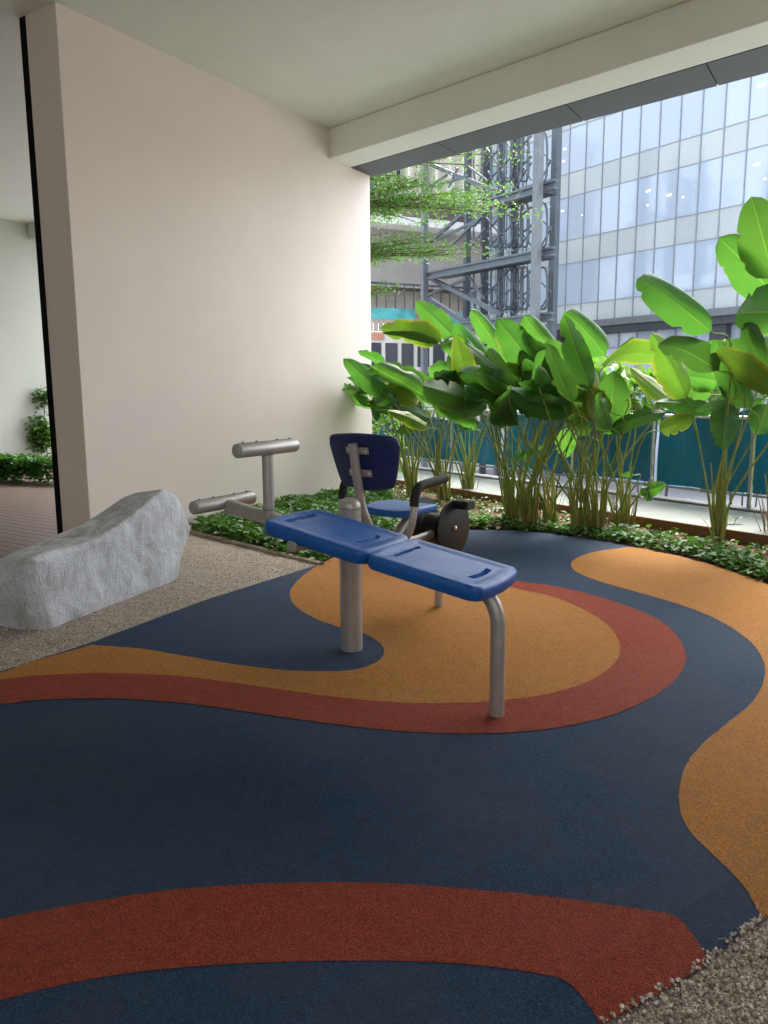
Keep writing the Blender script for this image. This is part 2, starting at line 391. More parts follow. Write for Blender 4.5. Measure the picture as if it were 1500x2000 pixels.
strip(pb0, pb1, HB, HC - .004).build('ceiling_beam', MAT['ceil'], label='deep white beam along the open side of the ceiling', cat='beam', smooth=0, bevel=.008)
# metal soffit panels with open joints
sof = thing('metal_soffit', along(pb1, .1) + np.array([0, 0, HB]), 'dark grey metal soffit panels along the outer edge of the ceiling', 'soffit')
zs_ = HB - .004; o1 = onz(725, 346, zs_); o2 = onz(1500, 142, zs_); o1[2] = o2[2] = 0; od = (o2-o1)/np.linalg.norm(o2-o1)
outer = lambda t: o1 + od*(t/float(od@beamdir))
joints = [0] + [float((onz(x, y, HB) - pb1) @ beamdir) for x, y in ((859, 279), (1117, 209), (1387, 129))]
stp = (joints[3] - joints[1]) / 2; joints += [joints[3] + stp * k for k in range(1, 5)]
for a, b in zip(joints[:-1], joints[1:]):
    g = .005
    q = [along(pb1, a+g), outer(a+g), outer(b-g), along(pb1, b-g)]
    q[0] = q[0] + (q[1]-q[0]) * .004; q[3] = q[3] + (q[2]-q[3]) * .004
    mb = MB().hexa([(p[0], p[1], HB - .004) for p in q] + [(p[0], p[1], HB + .012) for p in q]); mb.build('soffit_panel', MAT['fascia'], sof, smooth=0, bevel=.002)
q = [along(pb1, 0) + (pb2-pb1)*.01, outer(0), outer(joints[-1]), along(pb1, joints[-1]) + (pb2-pb1)*.01]
MB().hexa([(p[0], p[1], HB + .014) for p in q] + [(p[0], p[1], HB + .9) for p in q]).build('roof_edge', MAT['black'], sof, smooth=0)
# space to the left of the wall: far wall, small downstand, back wall of the building, side walls added to limit the light
m = MB(); m.pbox(FP, -9, float((FP.hit(185, 800)-FP.P)@FP.d)+.25, -.3, HC - .003, 0, .3)
m.build('far_wall', MAT['greywall'], label='shaded pale grey wall seen past the left edge of the cream wall', cat='wall', smooth=0)
h0 = FP.sz(52, 440)[0]
m = MB(); m.box(FP.pt(h0 + .5, HC - .15, -.4), FP.d*.5, FP.n*.38, (0,0,.147))
m.build('ceiling_downstand', MAT['greywall'], label='small box beam under the ceiling beside the black strip', cat='beam', smooth=0)
m = MB(); m.abox(-12.3, 11, -6.9, -6.5, -.2, HC + .5)
m.build('rear_wall', MAT['taupe'], label='taupe wall behind the viewer', cat='wall', smooth=0)
m = MB(); m.abox(-9.6, -9.2, -6.48, 10.5, -.2, HC - .003)  # unseen wall, added so less side light reaches the cream wall end
m.build('added_west_wall', MAT['greywall'], label='added pale grey wall out of view on the left, keeping light off the cream wall end', cat='wall', smooth=0)
_a = along(pb0, 8.6); _b = np.array([4.4, -6.48, 0]); SP = Plane(_a, _b - _a)
m = MB(); m.pbox(SP, 0, float(np.linalg.norm((_b-_a)[:2])), -.2, HC - .003, 0, .3)  # unseen wall, added to block light from the right and darken the foreground
m.build('added_east_wall', MAT['taupe'], label='added taupe wall out of view on the right, cutting light on the near floor', cat='wall', smooth=0)

# ------------------------------------------------------------------ ground
m = MB()
m.add([(-400,-400,-4), (400,-400,-4), (400,600,-4), (-400,600,-4)], [(0,1,2,3)])
m.build('street_ground', MAT['street'], kind='structure', smooth=0, origin=(0,0,0))
RP = Plane(onz(783, 911, .15), np.array([.583, -.813, 0]))   # outer edge line of the terrace, under the railing
rail0 = RP.pt(-3.2, 0); rail1 = RP.pt(14, 0)
def rp(a, off): p = RP.pt(a, 0, off); return (p[0], p[1])
# terrace slab
sl_ = [rp(-3.2, .22), rp(14, .22), (12, -6.5), (-12, -6.5), (-12, 16), rp(-3.2, 1.0)]
e = extr([(p[0], p[1]) for p in sl_], -.9, -.09); e.build('terrace_slab', MAT['concrete'], kind='structure', smooth=0, origin=(0,0,0))

def sheet(pts3, name, mat, sub=0, kindname='structure', z=None):
    P = [np.array(p, float) for p in pts3]
    P = [np.array([p[0], p[1], (z if z is not None else p[2])]) for p in P]
    tris = tessellate_polygon([[Vector(p) for p in P]])
    mb = MB(); mb.add(P, [tuple(t) for t in tris]); return mb
# gentle fold: at the lower right the rubber ramps down to the gravel
FA = onz(1100, 1914)[:2]; FB = onz(1310, 1785)[:2]; FC = onz(1450, 1706)[:2]
fd = (FC - FA) / np.linalg.norm(FC - FA); fn = np.array([fd[1], -fd[0]])     # towards the ramp
if fn @ (onz(1400, 1900)[:2] - FA) < 0: fn = -fn
SLOPE = .30
def ramp_project(P):
    # where the view ray through the flat point meets the ramp plane
    d = P - CAMP; s0 = (P[:2] - FA) @ fn
    if s0 <= 1e-6: return P
    # z(t)= -SLOPE*s(t) ; ray point = CAMP + d*t
    A = EYE + SLOPE * ((CAMP[:2] - FA) @ fn); B = d[2] + SLOPE * (d[:2] @ fn)
    t = (P[2] - A) / B if abs(B) > 1e-9 else 1
    q = CAMP + d * t
    return q
import bmesh
def rubber(px_pts, name, mat, lift, smooth_it=True, closed=True, n=6):
    P = [onz(x, y, lift) for x, y in px_pts]
    if smooth_it:
        Q = [P[-1]] + P + [P[0], P[1]]; out = []
        for i in range(1, len(P) + 1):
            a, b, c, d = Q[i-1], Q[i], Q[i+1], Q[i+2]
            if px_pts[i-1] in CORN or px_pts[i % len(P)] in CORN: out.append(b); continue
            for k in range(n):
                t = k / n; out.append(0.5*((2*b)+(-a+c)*t+(2*a-5*b+4*c-d)*t*t+(-a+3*b-3*c+d)*t**3))
        P = out
    jr = random.Random(len(P)); P3 = []                             # seams cut by hand: slightly ragged
    for i, a in enumerate(P):
        b = P[(i+1) % len(P)]; L_ = np.linalg.norm(b-a); k_ = int(L_/.018) if max(a[1], b[1]) < 5.2 and abs(a[0]) < 3 else 1
        k_ = max(1, min(k_, 400)); P3.append(a)
        for q in range(1, k_): P3.append(a + (b-a)*q/k_ + np.array([jr.gauss(0, .0018), jr.gauss(0, .0018), 0]))
    P = P3
    tris = tessellate_polygon([[Vector(p) for p in P]])
    bm = bmesh.new(); vv = [bm.verts.new(p) for p in P]
    for t in tris:
        try: bm.faces.new([vv[i] for i in t])
        except ValueError: pass
    bmesh.ops.bisect_plane(bm, geom=bm.verts[:] + bm.edges[:] + bm.faces[:], plane_co=(FA[0], FA[1], 0), plane_no=(fn[0], fn[1], 0))
    for v in bm.verts: v.co = ramp_project(np.array(v.co))
    bmesh.ops.recalc_face_normals(bm, faces=bm.faces[:])
    for f in bm.faces:
        if f.normal.z < 0: f.normal_flip()
    me = bpy.data.meshes.new(name); bm.to_mesh(me); bm.free(); me.materials.append(mat)
    o = bpy.data.objects.new(name, me); COL.objects.link(o); o['kind'] = 'structure'; return o
CORN = {(-300,1408), (-300,2300), (620,1103), (1180,2000), (900,2230), (1490,1795), (1700,1672), (2000,1600), (2000,1330), (0,1376), (0,1327),
        (-300,1370), (-300,1420), (-300,1860), (-300,2030), (1375,1890), (1175,2003), (1280,1945), (655,1086), (1900,1285), (1910,1640),(1700,1675),(180,1254)}
edge_ivy = [(655,1086), (700,1076), (760,1062), (840,1044), (915,1035), (1000,1035), (1060,1040), (1120,1048), (1180,1057), (1240,1068), (1300,1079), (1370,1096), (1440,1118), (1500,1140), (1600,1178), (1900,1285)]
base_poly = [(-300,1408), (180,1254), (400,1172), (620,1103)] + edge_ivy + [(2000,1330), (2000,1600), (1700,1672), (1490,1795), (1440,1830), (1395,1868), (1375,1890), (1280,1945), (1180,2000), (900,2230), (-300,2300)]
rubber(base_poly, 'rubber_floor', MAT['blue'], 0.002, False)
ya = [(620,1104), (592,1124), (567,1153), (574,1180), (608,1204), (660,1224), (710,1237), (742,1256), (750,1275), (735,1293), (690,1308), (620,1311), (540,1307), (450,1296), (350,1279), (270,1266), (180,1259),
      (60,1293), (0,1314), (-300,1409), (-300,1372), (0,1340), (60,1333), (130,1329), (200,1328), (280,1330), (370,1336), (470,1348), (560,1361), (650,1373), (740,1382), (830,1386), (930,1384), (1020,1376), (1095,1362), (1160,1341), (1205,1313), (1225,1280), (1221,1250), (1195,1213), (1148,1184), (1085,1159), (1000,1140), (900,1118), (820,1096), (760,1080), (700,1077), (655,1087)]
CORN |= {(620,1104), (180,1259), (-300,1409), (-300,1372), (655,1087), (60,1293), (0,1314)}
rubber(ya, 'ochre_rubber_swirl', MAT['ochre'], 0.0035)
ra = [(-300,1392), (0,1327), (60,1320), (130,1316), (200,1314), (280,1316), (370,1322), (470,1335), (560,1348), (650,1360), (740,1369), (830,1373), (930,1371), (1020,1363), (1090,1350), (1150,1330), (1190,1305), (1210,1278), (1208,1250), (1185,1218), (1140,1190), (1080,1165), (1000,1147), (900,1125), (820,1100), (764,1081),
      (820,1092), (900,1108), (1010,1134), (1080,1144), (1150,1160), (1230,1185), (1290,1213), (1325,1245), (1340,1283), (1325,1320), (1280,1358), (1210,1391), (1130,1413), (1040,1427), (950,1432), (850,1431), (750,1425), (650,1413), (550,1400), (450,1385), (350,1372), (250,1365), (150,1364), (60,1368), (0,1376), (-300,1430)]
CORN |= {(-300,1392), (-300,1430), (764,1081)}
rubber(ra, 'red_rubber_band', MAT['red'], 0.005)
yb = [(1240,1069), (1205,1071), (1160,1078), (1128,1089), (1115,1102), (1127,1117), (1170,1135), (1240,1155), (1310,1175), (1380,1200), (1440,1233), (1480,1270), (1494,1305), (1488,1340), (1465,1375), (1420,1412), (1375,1450), (1342,1490), (1328,1535), (1328,1580), (1345,1620), (1385,1662), (1430,1705), (1463,1745), (1490,1793), (1700,1671), (1990,1600), (1990,1330), (1900,1286), (1600,1179), (1500,1141), (1440,1119), (1370,1097), (1300,1080)]
CORN |= {(1490,1793), (1700,1671), (1990,1600), (1990,1330), (1900,1286)}
rubber(yb, 'ochre_rubber_patch', MAT['ochre'], 0.0035)
rb = [(-300,1870), (0,1795), (100,1775), (200,1757), (300,1742), (400,1732), (500,1726), (600,1723), (700,1723), (800,1727), (900,1735), (1000,1743), (1100,1754), (1200,1768), (1304,1784), (1335,1803), (1360,1835), (1378,1868), (1375,1889), (1280,1944), (1176,2003),
      (1140,1950), (1102,1914), (1060,1903), (1000,1893), (900,1882), (800,1877), (700,1876), (600,1877), (500,1880), (400,1886), (300,1895), (200,1908), (100,1928), (0,1953), (-300,2030)]
CORN |= {(-300,1870), (1375,1889), (1280,1944), (1176,2003), (-300,2030)}
rubber(rb, 'red_rubber_arc', MAT['red'], 0.0035)

GZ = -.045
# gravel: bonded bed on the left, loose gravel at the lower right
dk = [np.array([-6.5, 5.2, 0]), np.array([-3.6, 6.55, 0]), W0 + np.array([-.12, -.04, 0])]
gl = [onz(-900, 1590), onz(-300, 1408), onz(180, 1254), onz(400, 1172), onz(620, 1103), onz(375, 1045), onz(378, 1036), W0 + np.array([.02, -.02, 0])] + dk[::-1] + [np.array([-6.5, 3.0, 0])]
sheet(gl, 'g', None, z=0.0).build('gravel_path', MAT['gravel'], kind='structure', smooth=0, origin=(0,0,0))
gr = [onz(700, 2400), onz(1100, 1930), onz(1440, 1740), onz(1720, 1640), onz(2300, 1480), onz(3500, 1600), onz(3500, 2600), onz(1500, 3600)]
sheet(gr, 'g', None, z=GZ).build('gravel_bed', MAT['gravel'], kind='structure', smooth=0, origin=(0,0,0))
deckp = [dk[0], dk[1], dk[2], W0 + WP.n*.10, WP.pt(WL, 0, .1), FP.hit(185, 800) * np.array([1, 1, 0]), FP.pt(-6, 0, -.01), np.array([-12, 8, 0]), np.array([-12, 3, 0]), np.array([-6.5, 3.0, 0])]
sheet(deckp, 'd', None, z=-.006).build('wood_deck', MAT['deck'], kind='structure', smooth=0, origin=(0,0,0))
# underlay beyond what the photo shows, behind the camera
m = MB(); m.add([(-12,-6.5,-.06), (12,-6.5,-.06), (12,6,-.06), (-12,6,-.06)], [(0,1,2,3)]); m.build('terrace_floor', MAT['concrete'], kind='structure', smooth=0, origin=(0,0,0))

# kerb strip between gravel and planting, left
k0, k1 = onz(366, 1040), onz(624, 1104); kd = (k1-k0)/np.linalg.norm(k1-k0); kn = np.array([-kd[1], kd[0], 0])
m = MB(); m.box((k0+k1)/2 + kn*.02 + np.array([0,0,.004]), kd*np.linalg.norm(k1-k0)/2, kn*.028, (0,0,.022)); m.build('kerb_strip', MAT['kerb'], kind='structure', smooth=0, bevel=.005)
# soil bed, timber edging, ledge
soil = [k0 + kn*.04, k1 + kn*.04] + [onz(x, y-1) for x, y in edge_ivy] + [onz(2300, 1420)] 
b0 = RP.sz(920, 962)[0]
EP = Plane(onz(920, 975, .05), RP.d)                    # face of the timber edging
backs = [EP.pt(9, .03, .03), EP.pt(-4.5, .03, .03), WP.pt(WL+.0, .03, .55), WP.pt(WL, .03, -.01), WP.pt(2.0, .03, -.01)]
P = [np.array([p[0], p[1], .0]) for p in soil + backs]
tris = tessellate_polygon([[Vector(p) for p in P]]); bm = bmesh.new(); vv = [bm.verts.new(p) for p in P]
for t in tris: bm.faces.new([vv[i] for i in t])
bmesh.ops.subdivide_edges(bm, edges=bm.edges[:], cuts=7, use_grid_fill=True)
bmesh.ops.triangulate(bm, faces=bm.faces[:])
def seg_dist(p, poly):
    A = np.array([q[:2] for q in poly[:-1]]); B = np.array([q[:2] for q in poly[1:]]); d = B - A
    t = np.clip(((p - A) * d).sum(1) / (d*d).sum(1), 0, 1); return float(np.min(np.linalg.norm(A + d*t[:,None] - p, axis=1)))
front = soil[:2] + soil[2:]
def hsoil(x, y):
    d = seg_dist(np.array([x, y]), front)
    return min(d / .45, 1) * .035 + .018 * math.sin(x*5.1 + y*3.3) * min(d/.3, 1) + .012*math.sin(x*11 - y*9)*min(d/.3, 1)
for v in bm.verts: v.co.z = .0015 + max(0, hsoil(v.co.x, v.co.y)) - (.02 if seg_dist(np.array(v.co[:2]), front) < .02 else 0) * 0
for f in bm.faces:
    f.normal_update()
    if f.normal.z < 0: f.normal_flip()
me = bpy.data.meshes.new('soil_bed'); bm.to_mesh(me); bm.free(); me.materials.append(MAT['soil']); me.shade_smooth()
o = bpy.data.objects.new('soil_bed', me); COL.objects.link(o); o['kind'] = 'structure'
SOILPOLY = [(p[0], p[1]) for p in P]
# timber edging boards
te = thing('timber_edging', EP.pt(2, 0), 'low brown timber boards holding the soil in front of the concrete ledge', 'edging')
a = -3.6
while a < 8.5:
    L = 1.18; m = MB(); m.pbox(EP, a + .004, a + L - .004, -.02, .16 + random.uniform(-.004, .004), random.uniform(0, .008), .034); m.build('board', MAT['timber'], te, smooth=0, bevel=.004); a += L
# ledge
ledge_in = .036; off_r = float(RP.n @ (RP.P - EP.P))
m = MB(); m.pbox(EP, -4.5, 9, -.08, .15, .036, off_r - .12); m.build('concrete_ledge', MAT['concrete'], kind='structure', smooth=0, bevel=.006)
m = MB(); m.pbox(EP, -4.5, 9, -.08, .175, off_r - .117, off_r + .10); m.build('railing_kerb', simple('dark kerb stone', (.10,.11,.105), .6, 0, .2, 5), kind='structure', smooth=0, bevel=.01)

def inpoly(x, y, poly):
    c = False; n = len(poly); j = n - 1
    for i in range(n):
        xi, yi = poly[i]; xj, yj = poly[j]
        if (yi > y) != (yj > y) and x < (xj-xi)*(y-yi)/(yj-yi) + xi: c = not c
        j = i
    return c

# ------------------------------------------------------------------ loose stones
def stones(name, mat, pts, size, label, cat):
    base = []; t = (1+5**.5)/2
    ico = np.array([(-1,t,0),(1,t,0),(-1,-t,0),(1,-t,0),(0,-1,t),(0,1,t),(0,-1,-t),(0,1,-t),(t,0,-1),(t,0,1),(-t,0,-1),(-t,0,1)]); ico /= np.linalg.norm(ico[0])
    F = np.array([(0,11,5),(0,5,1),(0,1,7),(0,7,10),(0,10,11),(1,5,9),(5,11,4),(11,10,2),(10,7,6),(7,1,8),(3,9,4),(3,4,2),(3,2,6),(3,6,8),(3,8,9),(4,9,5),(2,4,11),(6,2,10),(8,6,7),(9,8,1)])
    n = len(pts); sc = rng.uniform(.6, 1.25, (n,1,3)) * (size * rng.uniform(.6, 1.3, (n,1,1)))
    V = ico[None] * (1 + rng.uniform(-.22, .22, (n,12,1))) * sc
    th = rng.uniform(0, 6.28, n); c, s_ = np.cos(th), np.sin(th)
    x = V[:,:,0]*c[:,None] - V[:,:,1]*s_[:,None]; y = V[:,:,0]*s_[:,None] + V[:,:,1]*c[:,None]
    V = np.stack([x, y, V[:,:,2]], -1) + np.array(pts)[:,None,:]
    FF = (F[None] + (np.arange(n)*12)[:,None,None]).reshape(-1, 3)
    me = bpy.data.meshes.new(name); me.vertices.add(n*12); me.vertices.foreach_set('co', V.astype(np.float32).ravel())
    me.loops.add(len(FF)*3); me.loops.foreach_set('vertex_index', FF.astype(np.int32).ravel())
    me.polygons.add(len(FF)); me.polygons.foreach_set('loop_start', np.arange(0, len(FF)*3, 3, dtype=np.int32)); 
    at_ = me.attributes.new('tint', 'FLOAT', 'POINT'); at_.data.foreach_set('value', np.repeat(rng.uniform(0, 1, n)**1.4, 12).astype(np.float32))
    me.update(calc_edges=True); me.validate(); me.materials.append(mat)
    o = bpy.data.objects.new(name, me); COL.objects.link(o); o['kind'] = 'stuff'; o['label'] = label; o['category'] = cat; return o
pts = []
edge_r = [onz(x, y) for x, y in ((1180,2000), (1280,1945), (1375,1890), (1395,1868), (1440,1830), (1490,1795), (1700,1672))]
er = np.array([ramp_project(p)[:2] for p in edge_r])
while len(pts) < 9000:
    x, y = random.uniform(.3, 1.7), random.uniform(1.2, 2.3)
    s0 = (np.array([x, y]) - FA) @ fn
    if s0 < .12: continue
    # side of the rubber edge
    yy = np.interp(x, er[:,0], er[:,1]) if x < er[-1,0] else 9
    if x < er[0,0]: yy = er[0,1] + (x - er[0,0]) * .7
    d = yy - y
    if d < 0: continue
    pts.append((x, y, GZ + random.uniform(-.002, .006)))
for q_ in range(170):
    i = random.randrange(len(er)-1); t = random.random(); p = er[i]*(1-t) + er[i+1]*t + np.array([-fn[0], -fn[1]]) * abs(random.gauss(0, (.007 if q_ < 160 else .02)))
    s0 = max(0, (p - FA) @ fn); pts.append((p[0], p[1], -SLOPE*s0 + .003))
stones('loose_gravel', MAT['stone'], pts, .0052, 'loose beige gravel at the lower right beside the rubber ramp', 'gravel')
pts = []; glp = [(p[0], p[1]) for p in gl]
while len(pts) < 9000:
    x, y = random.uniform(-3.6, -.55), random.uniform(3.3, 7.2)
    if inpoly(x, y, glp) and random.random() < math.exp(-(math.hypot(x, y) - 4.0) * .45) : pts.append((x, y, random.uniform(-.001, .003)))
stones('gravel_stones', MAT['stone'], pts, .0052, 'pale coarse gravel around the big grey stone', 'gravel')

# ------------------------------------------------------------------ big stone
def make_rock():
    A = onz(92, 1230); B = onz(356, 1128); d = B - A; L = np.linalg.norm(d); d /= L; n = np.array([-d[1], d[0], 0])   # n: away from viewer, to the left
    # stations along the length: s, width, height near edge, height far edge, near offset
    st = [(-.105, .30, .24, .23, .09), (-.095, .37, .34, .32, .055), (-.07, .42, .42, .385, .025), (-.03, .46, .475, .415, .006), (.04, .50, .495, .425, 0), (.23, .58, .485, .43, 0), (.40, .62, .49, .44, 0), (.56, .60, .565, .475, .0), (.70, .58, .635, .53, 0),
          (.80, .56, .69, .59, 0), (.89, .53, .735, .655, .0), (.97, .50, .70, .68, .01), (1.05, .46, .64, .65, .02), (1.10, .42, .55, .58, .04), (1.14, .37, .42, .46, .06), (1.16, .30, .28, .30, .08)]
    NS, NC = 150, 150; V = []
    ss = np.linspace(0, 1, NS); key = np.array(st)
    cum = np.linspace(0, 1, len(st))
    for q in ss:
        s_, wd, hn, hf, of = [np.interp(q, cum, key[:,k]) for k in range(5)]
        prof = [(of, -.05), (of - .015, .06), (of - .005, hn*.5), (of + .0, hn*.86), (of + .018, hn*.965), (of + .06, hn*1.0), (wd*.5, (hn+hf)/2+.006), (wd - .09, hf*.99), (wd - .01, hf*.85), (wd + .02, hf*.45), (wd, -.05)]
        c = crom([(a, b, 0) for a, b in prof], 8); c = np.array(c)
        seg = np.r_[0, np.cumsum(np.linalg.norm(np.diff(c, axis=0), axis=1))]; tt = np.linspace(0, seg[-1], NC)
        xx, zz = np.interp(tt, seg, c[:,0]), np.interp(tt, seg, c[:,1])
        for a, b in zip(xx, zz):
            sh = -(s_ - .90) * .75 * (1 - max(b, 0)/.35) if s_ > .90 and b < .35 else 0
            if s_ < .12 and b < .45: sh += .075 * (1 - max(b, 0)/.45) * (.12 - s_)/.21
            V.append(A + d*L*(s_ + sh) + n*a + np.array([0,0,b]))
    mb = MB(); F = [(i*NC+j, (i+1)*NC+j, (i+1)*NC+j+1, i*NC+j+1) for i in range(NS-1) for j in range(NC-1)]
    F += [tuple(range(NC)), tuple((NS-1)*NC + j for j in range(NC-1, -1, -1))]
    from mathutils import noise as mn
    V2 = []
    cen = A + d*L*.5 + n*.3
    for p in V:
        q = Vector(p); o = q - Vector(cen); o.z *= .6; o.normalize()
        f = .030*mn.noise(q*2.3) + .016*mn.noise(q*6.0) + .009*(mn.noise(Vector((q.x*15, q.y*15, q.z*11)))) + .008*abs(mn.noise(Vector((q.x*30, q.y*30, q.z*20)))) - .010*max(0, mn.noise(Vector((q.x*9+5, q.y*9, q.z*5)))-.25)
        V2.append(q + o*f)
    mb.add(V2, F)
    return mb
mb = make_rock(); ob = mb.build('stone_seat', MAT['rock'], label='long rough grey hewn stone lying on the beige gravel before the cream wall', cat='stone', smooth=180)
sb = ob.modifiers.new('sub', 'SUBSURF'); sb.levels = 1; sb.render_levels = 1

# ------------------------------------------------------------------ exercise machine
Lg = onz(970, 1398); Pp = onz(687, 1268); Pp[2] = 0; Lg[2] = 0
phi = R(31.8); ax = np.array([-math.cos(phi), math.sin(phi), 0]); bx = np.array([math.sin(phi), math.cos(phi), 0]); Z = np.array([0,0,1.0])
EQ = thing('exercise_bench', Pp, 'grey steel outdoor exercise machine with sloping blue boards and a pedal seat behind', 'exercise machine')
st_ = MAT['steel']
def cap_dome(r): return [(r*math.cos(t), r*.78*math.sin(t)) for t in np.linspace(0, math.pi/2, 10)]
# main post with domed cap
m = MB(); m.lathe(Pp, Z, [(.064, -.05), (.064, .835)], 40); m.build('main_post', st_, EQ, smooth=40)
m = MB(); m.lathe(Pp, Z, [(.0645, .838), (.0645, .85)] + [(r, .85 + h) for r, h in cap_dome(.0645)], 40); m.build('post_cap', st_, EQ, smooth=60)
# front leg bent into the bench
top = lambda t, z: Lg + ax*t + Z*z
m = MB(); leg = [top(0, -.03), top(0, .25), top(0, .40), top(.004, .47), top(.025, .53), top(.07, .585), top(.14, .615), top(.25, .632)]
m.tube(leg, .0345, 28, smooth=6); m.build('front_leg', st_, EQ)
# under-bench frame
def zt(t): return np.interp(t, [0, .56, .61, 1.18, 1.7], [.662, .751, .76, .857, .90])
m = MB(); m.bar(top(.1, zt(.1)-.095), top(.585, zt(.585)-.095), .05, .05); m.bar(top(.585, zt(.585)-.095), top(1.19, zt(1.19)-.075), .05, .05)
for t in (.12, .45, .72, 1.05): m.bar(top(t, zt(t)-.068) - bx*.16, top(t, zt(t)-.068) + bx*.16, .03, .012)
m.build('bench_frame', MAT['steel_dark'], EQ, smooth=0, bevel=.004)
m = MB(); m.tube([Pp + Z*.60, (Pp + top(.75, 0))/2*np.array([1,1,0]) + Z*.63, top(.75, .69)], .035, 20); m.build('support_arm', MAT['steel_dark'], EQ)

def board(t0, t1, z0, z1, wd, slots, grooves=(), bow=.05):
    c = Lg + ax*(t0+t1)/2 + Z*(z0+z1)/2; e = Lg + ax*t1 + Z*z1 - (Lg + ax*t0 + Z*z0); Lh = np.linalg.norm(e)/2; e /= 2*Lh
    nrm = np.cross(e, bx); nrm *= np.sign(nrm[2])
    NU, NV = 190, 130
    u = np.sin(np.linspace(-math.pi/2, math.pi/2, NU)); u = .55*u + .45*np.linspace(-1, 1, NU)
    v = np.sin(np.linspace(-math.pi/2, math.pi/2, NV)); v = .55*v + .45*np.linspace(-1, 1, NV)
    rc, Rr, T = .05, .024, .070; hb = wd/2
    def hl(vv):
        dd = hb*(1-abs(vv)); k = 0 if dd > rc else rc - math.sqrt(max(0, rc*rc-(rc-dd)**2)); return Lh + bow*(1-vv*vv)*.5 - k
    V = []; top_i = {}; N = 0
    def pos(i, j):
        vv, uu = v[j], u[i]; h = hl(vv); x = uu*h; y = vv*hb; ed = min(hb*(1-abs(vv)), h*(1-abs(uu)))
        dr = Rr - math.sqrt(max(0, Rr*Rr-(Rr-ed)**2)) if ed < Rr else 0
        z = -dr
        k = max(0, min(1, (ed-.035)/.05)); k = k*k*(3-2*k); z -= .007*k                      # shallow dish inside a rim
        for (sx, half, curve, dep, wdt) in slots:
            if abs(y) < half + .01:
                cx = sx + curve*(y/half)**2; q = abs(x - cx); en = min(1, max(0, (half - abs(y))/.006)); f = max(0, min(1, (wdt - q)/.003 + .5))
                z -= dep*f*en
        for gx in grooves:
            q = abs(x - gx - .01*(y/hb)**2); z -= .0025*math.exp(-(q/.004)**2) * k
        return x, y, z
    for i in range(NU):
        for j in range(NV):
            x, y, z = pos(i, j); V.append(c + e*x + bx*y + nrm*z)
    F = [(i*NV+j, (i+1)*NV+j, (i+1)*NV+j+1, i*NV+j+1) for i in range(NU-1) for j in range(NV-1)]
    # rim loop down and under
    loop = [(i, 0) for i in range(NU)] + [(NU-1, j) for j in range(1, NV)] + [(i, NV-1) for i in range(NU-2, -1, -1)] + [(0, j) for j in range(NV-2, 0, -1)]
    def rim(z, ins):
        o = len(V)
        for i, j in loop:
            x, y, _ = pos(i, j); r_ = math.hypot(x, y); V.append(c + e*(x*(1-ins)) + bx*(y*(1-ins)) + nrm*z)
        return o
    n = len(loop); top0 = [i*NV+j for i, j in loop]
    r1 = rim(-T+.012, 0); r2 = rim(-T+.003, .02); r3 = rim(-T, .06); r4 = rim(-T, .5)
    for k in range(n):
        k2 = (k+1) % n
        F += [(top0[k], top0[k2], r1+k2, r1+k), (r1+k, r1+k2, r2+k2, r2+k), (r2+k, r2+k2, r3+k2, r3+k), (r3+k, r3+k2, r4+k2, r4+k)]
    F.append(tuple(r4+k for k in range(n)))
    mb = MB(); mb.add(V, F); return mb
# x along the board grows towards the foot rollers
board(-.005, .562, .66, .752, .47, [(-.20, .10, .012, .040, .013), (.20, .125, 0, .034, .010)]).build('lower_board', MAT['bplastic'], EQ, smooth=50)
board(.585, 1.185, .757, .86, .47, [(.235, .12, 0, .048, .017), (-.20, .10, .014, .026, .012)], (.14, .06, -.02)).build('upper_board', MAT['bplastic'], EQ, smooth=50)
# foot bar: flat arm, post and two rollers with bolt heads
tA = top(1.12, .79); tB = top(1.64, .868)
m = MB(); m.bar(tA, tB, .045, .075); m.build('foot_arm', MAT['steel'], EQ, smooth=0, bevel=.01)
m = MB(); m.tube([top(1.335, .83), top(1.335, 1.17)], .030, 24); m.build('foot_post', st_, EQ)
for c_, n_, r_ in ((top(1.335, 1.166), Z, .033), (top(1.335, .872), Z, .034), (top(.25, .632), ax, .036)):
    m = MB(); m.lathe(c_ - n_*.004, n_, [(r_-.003, 0), (r_+.002, .002), (r_+.002, .006), (r_-.003, .008)], 24); m.build('weld', MAT['steel_dark'], EQ)
def roller(c, half, r=.037):
    p, q = c - bx*half, c + bx*half
    m = MB(); m.lathe(p, bx, [(r-.006, 0), (r-.001, .002), (r, .006), (r, 2*half-.006), (r-.001, 2*half-.002), (r-.006, 2*half)], 36); o = m.build('foot_roller', st_, EQ)
    for s_ in (-.80, -.35, .35, .80):
        m = MB(); cc = c + bx*half*s_ + Z*(r - .002); m.lathe(cc, Z, [(.0075, 0), (.0075, .007), (.004, .010)], 8); m.build('bolt', MAT['steel_dark'], o)
    # the rubbing strip along the roller's top
    m = MB(); m.box(c + Z*(r), bx*half*.93, ax*.006, Z*.0016); m.build('strip', MAT['steel_dark'], o, smooth=0)
    return o
rc1 = top(1.335, 1.20); rc2 = top(1.66, .885); rc3 = top(1.0, .745)
roller(rc1, .235); roller(rc2, .235); roller(rc3, .235, .032)

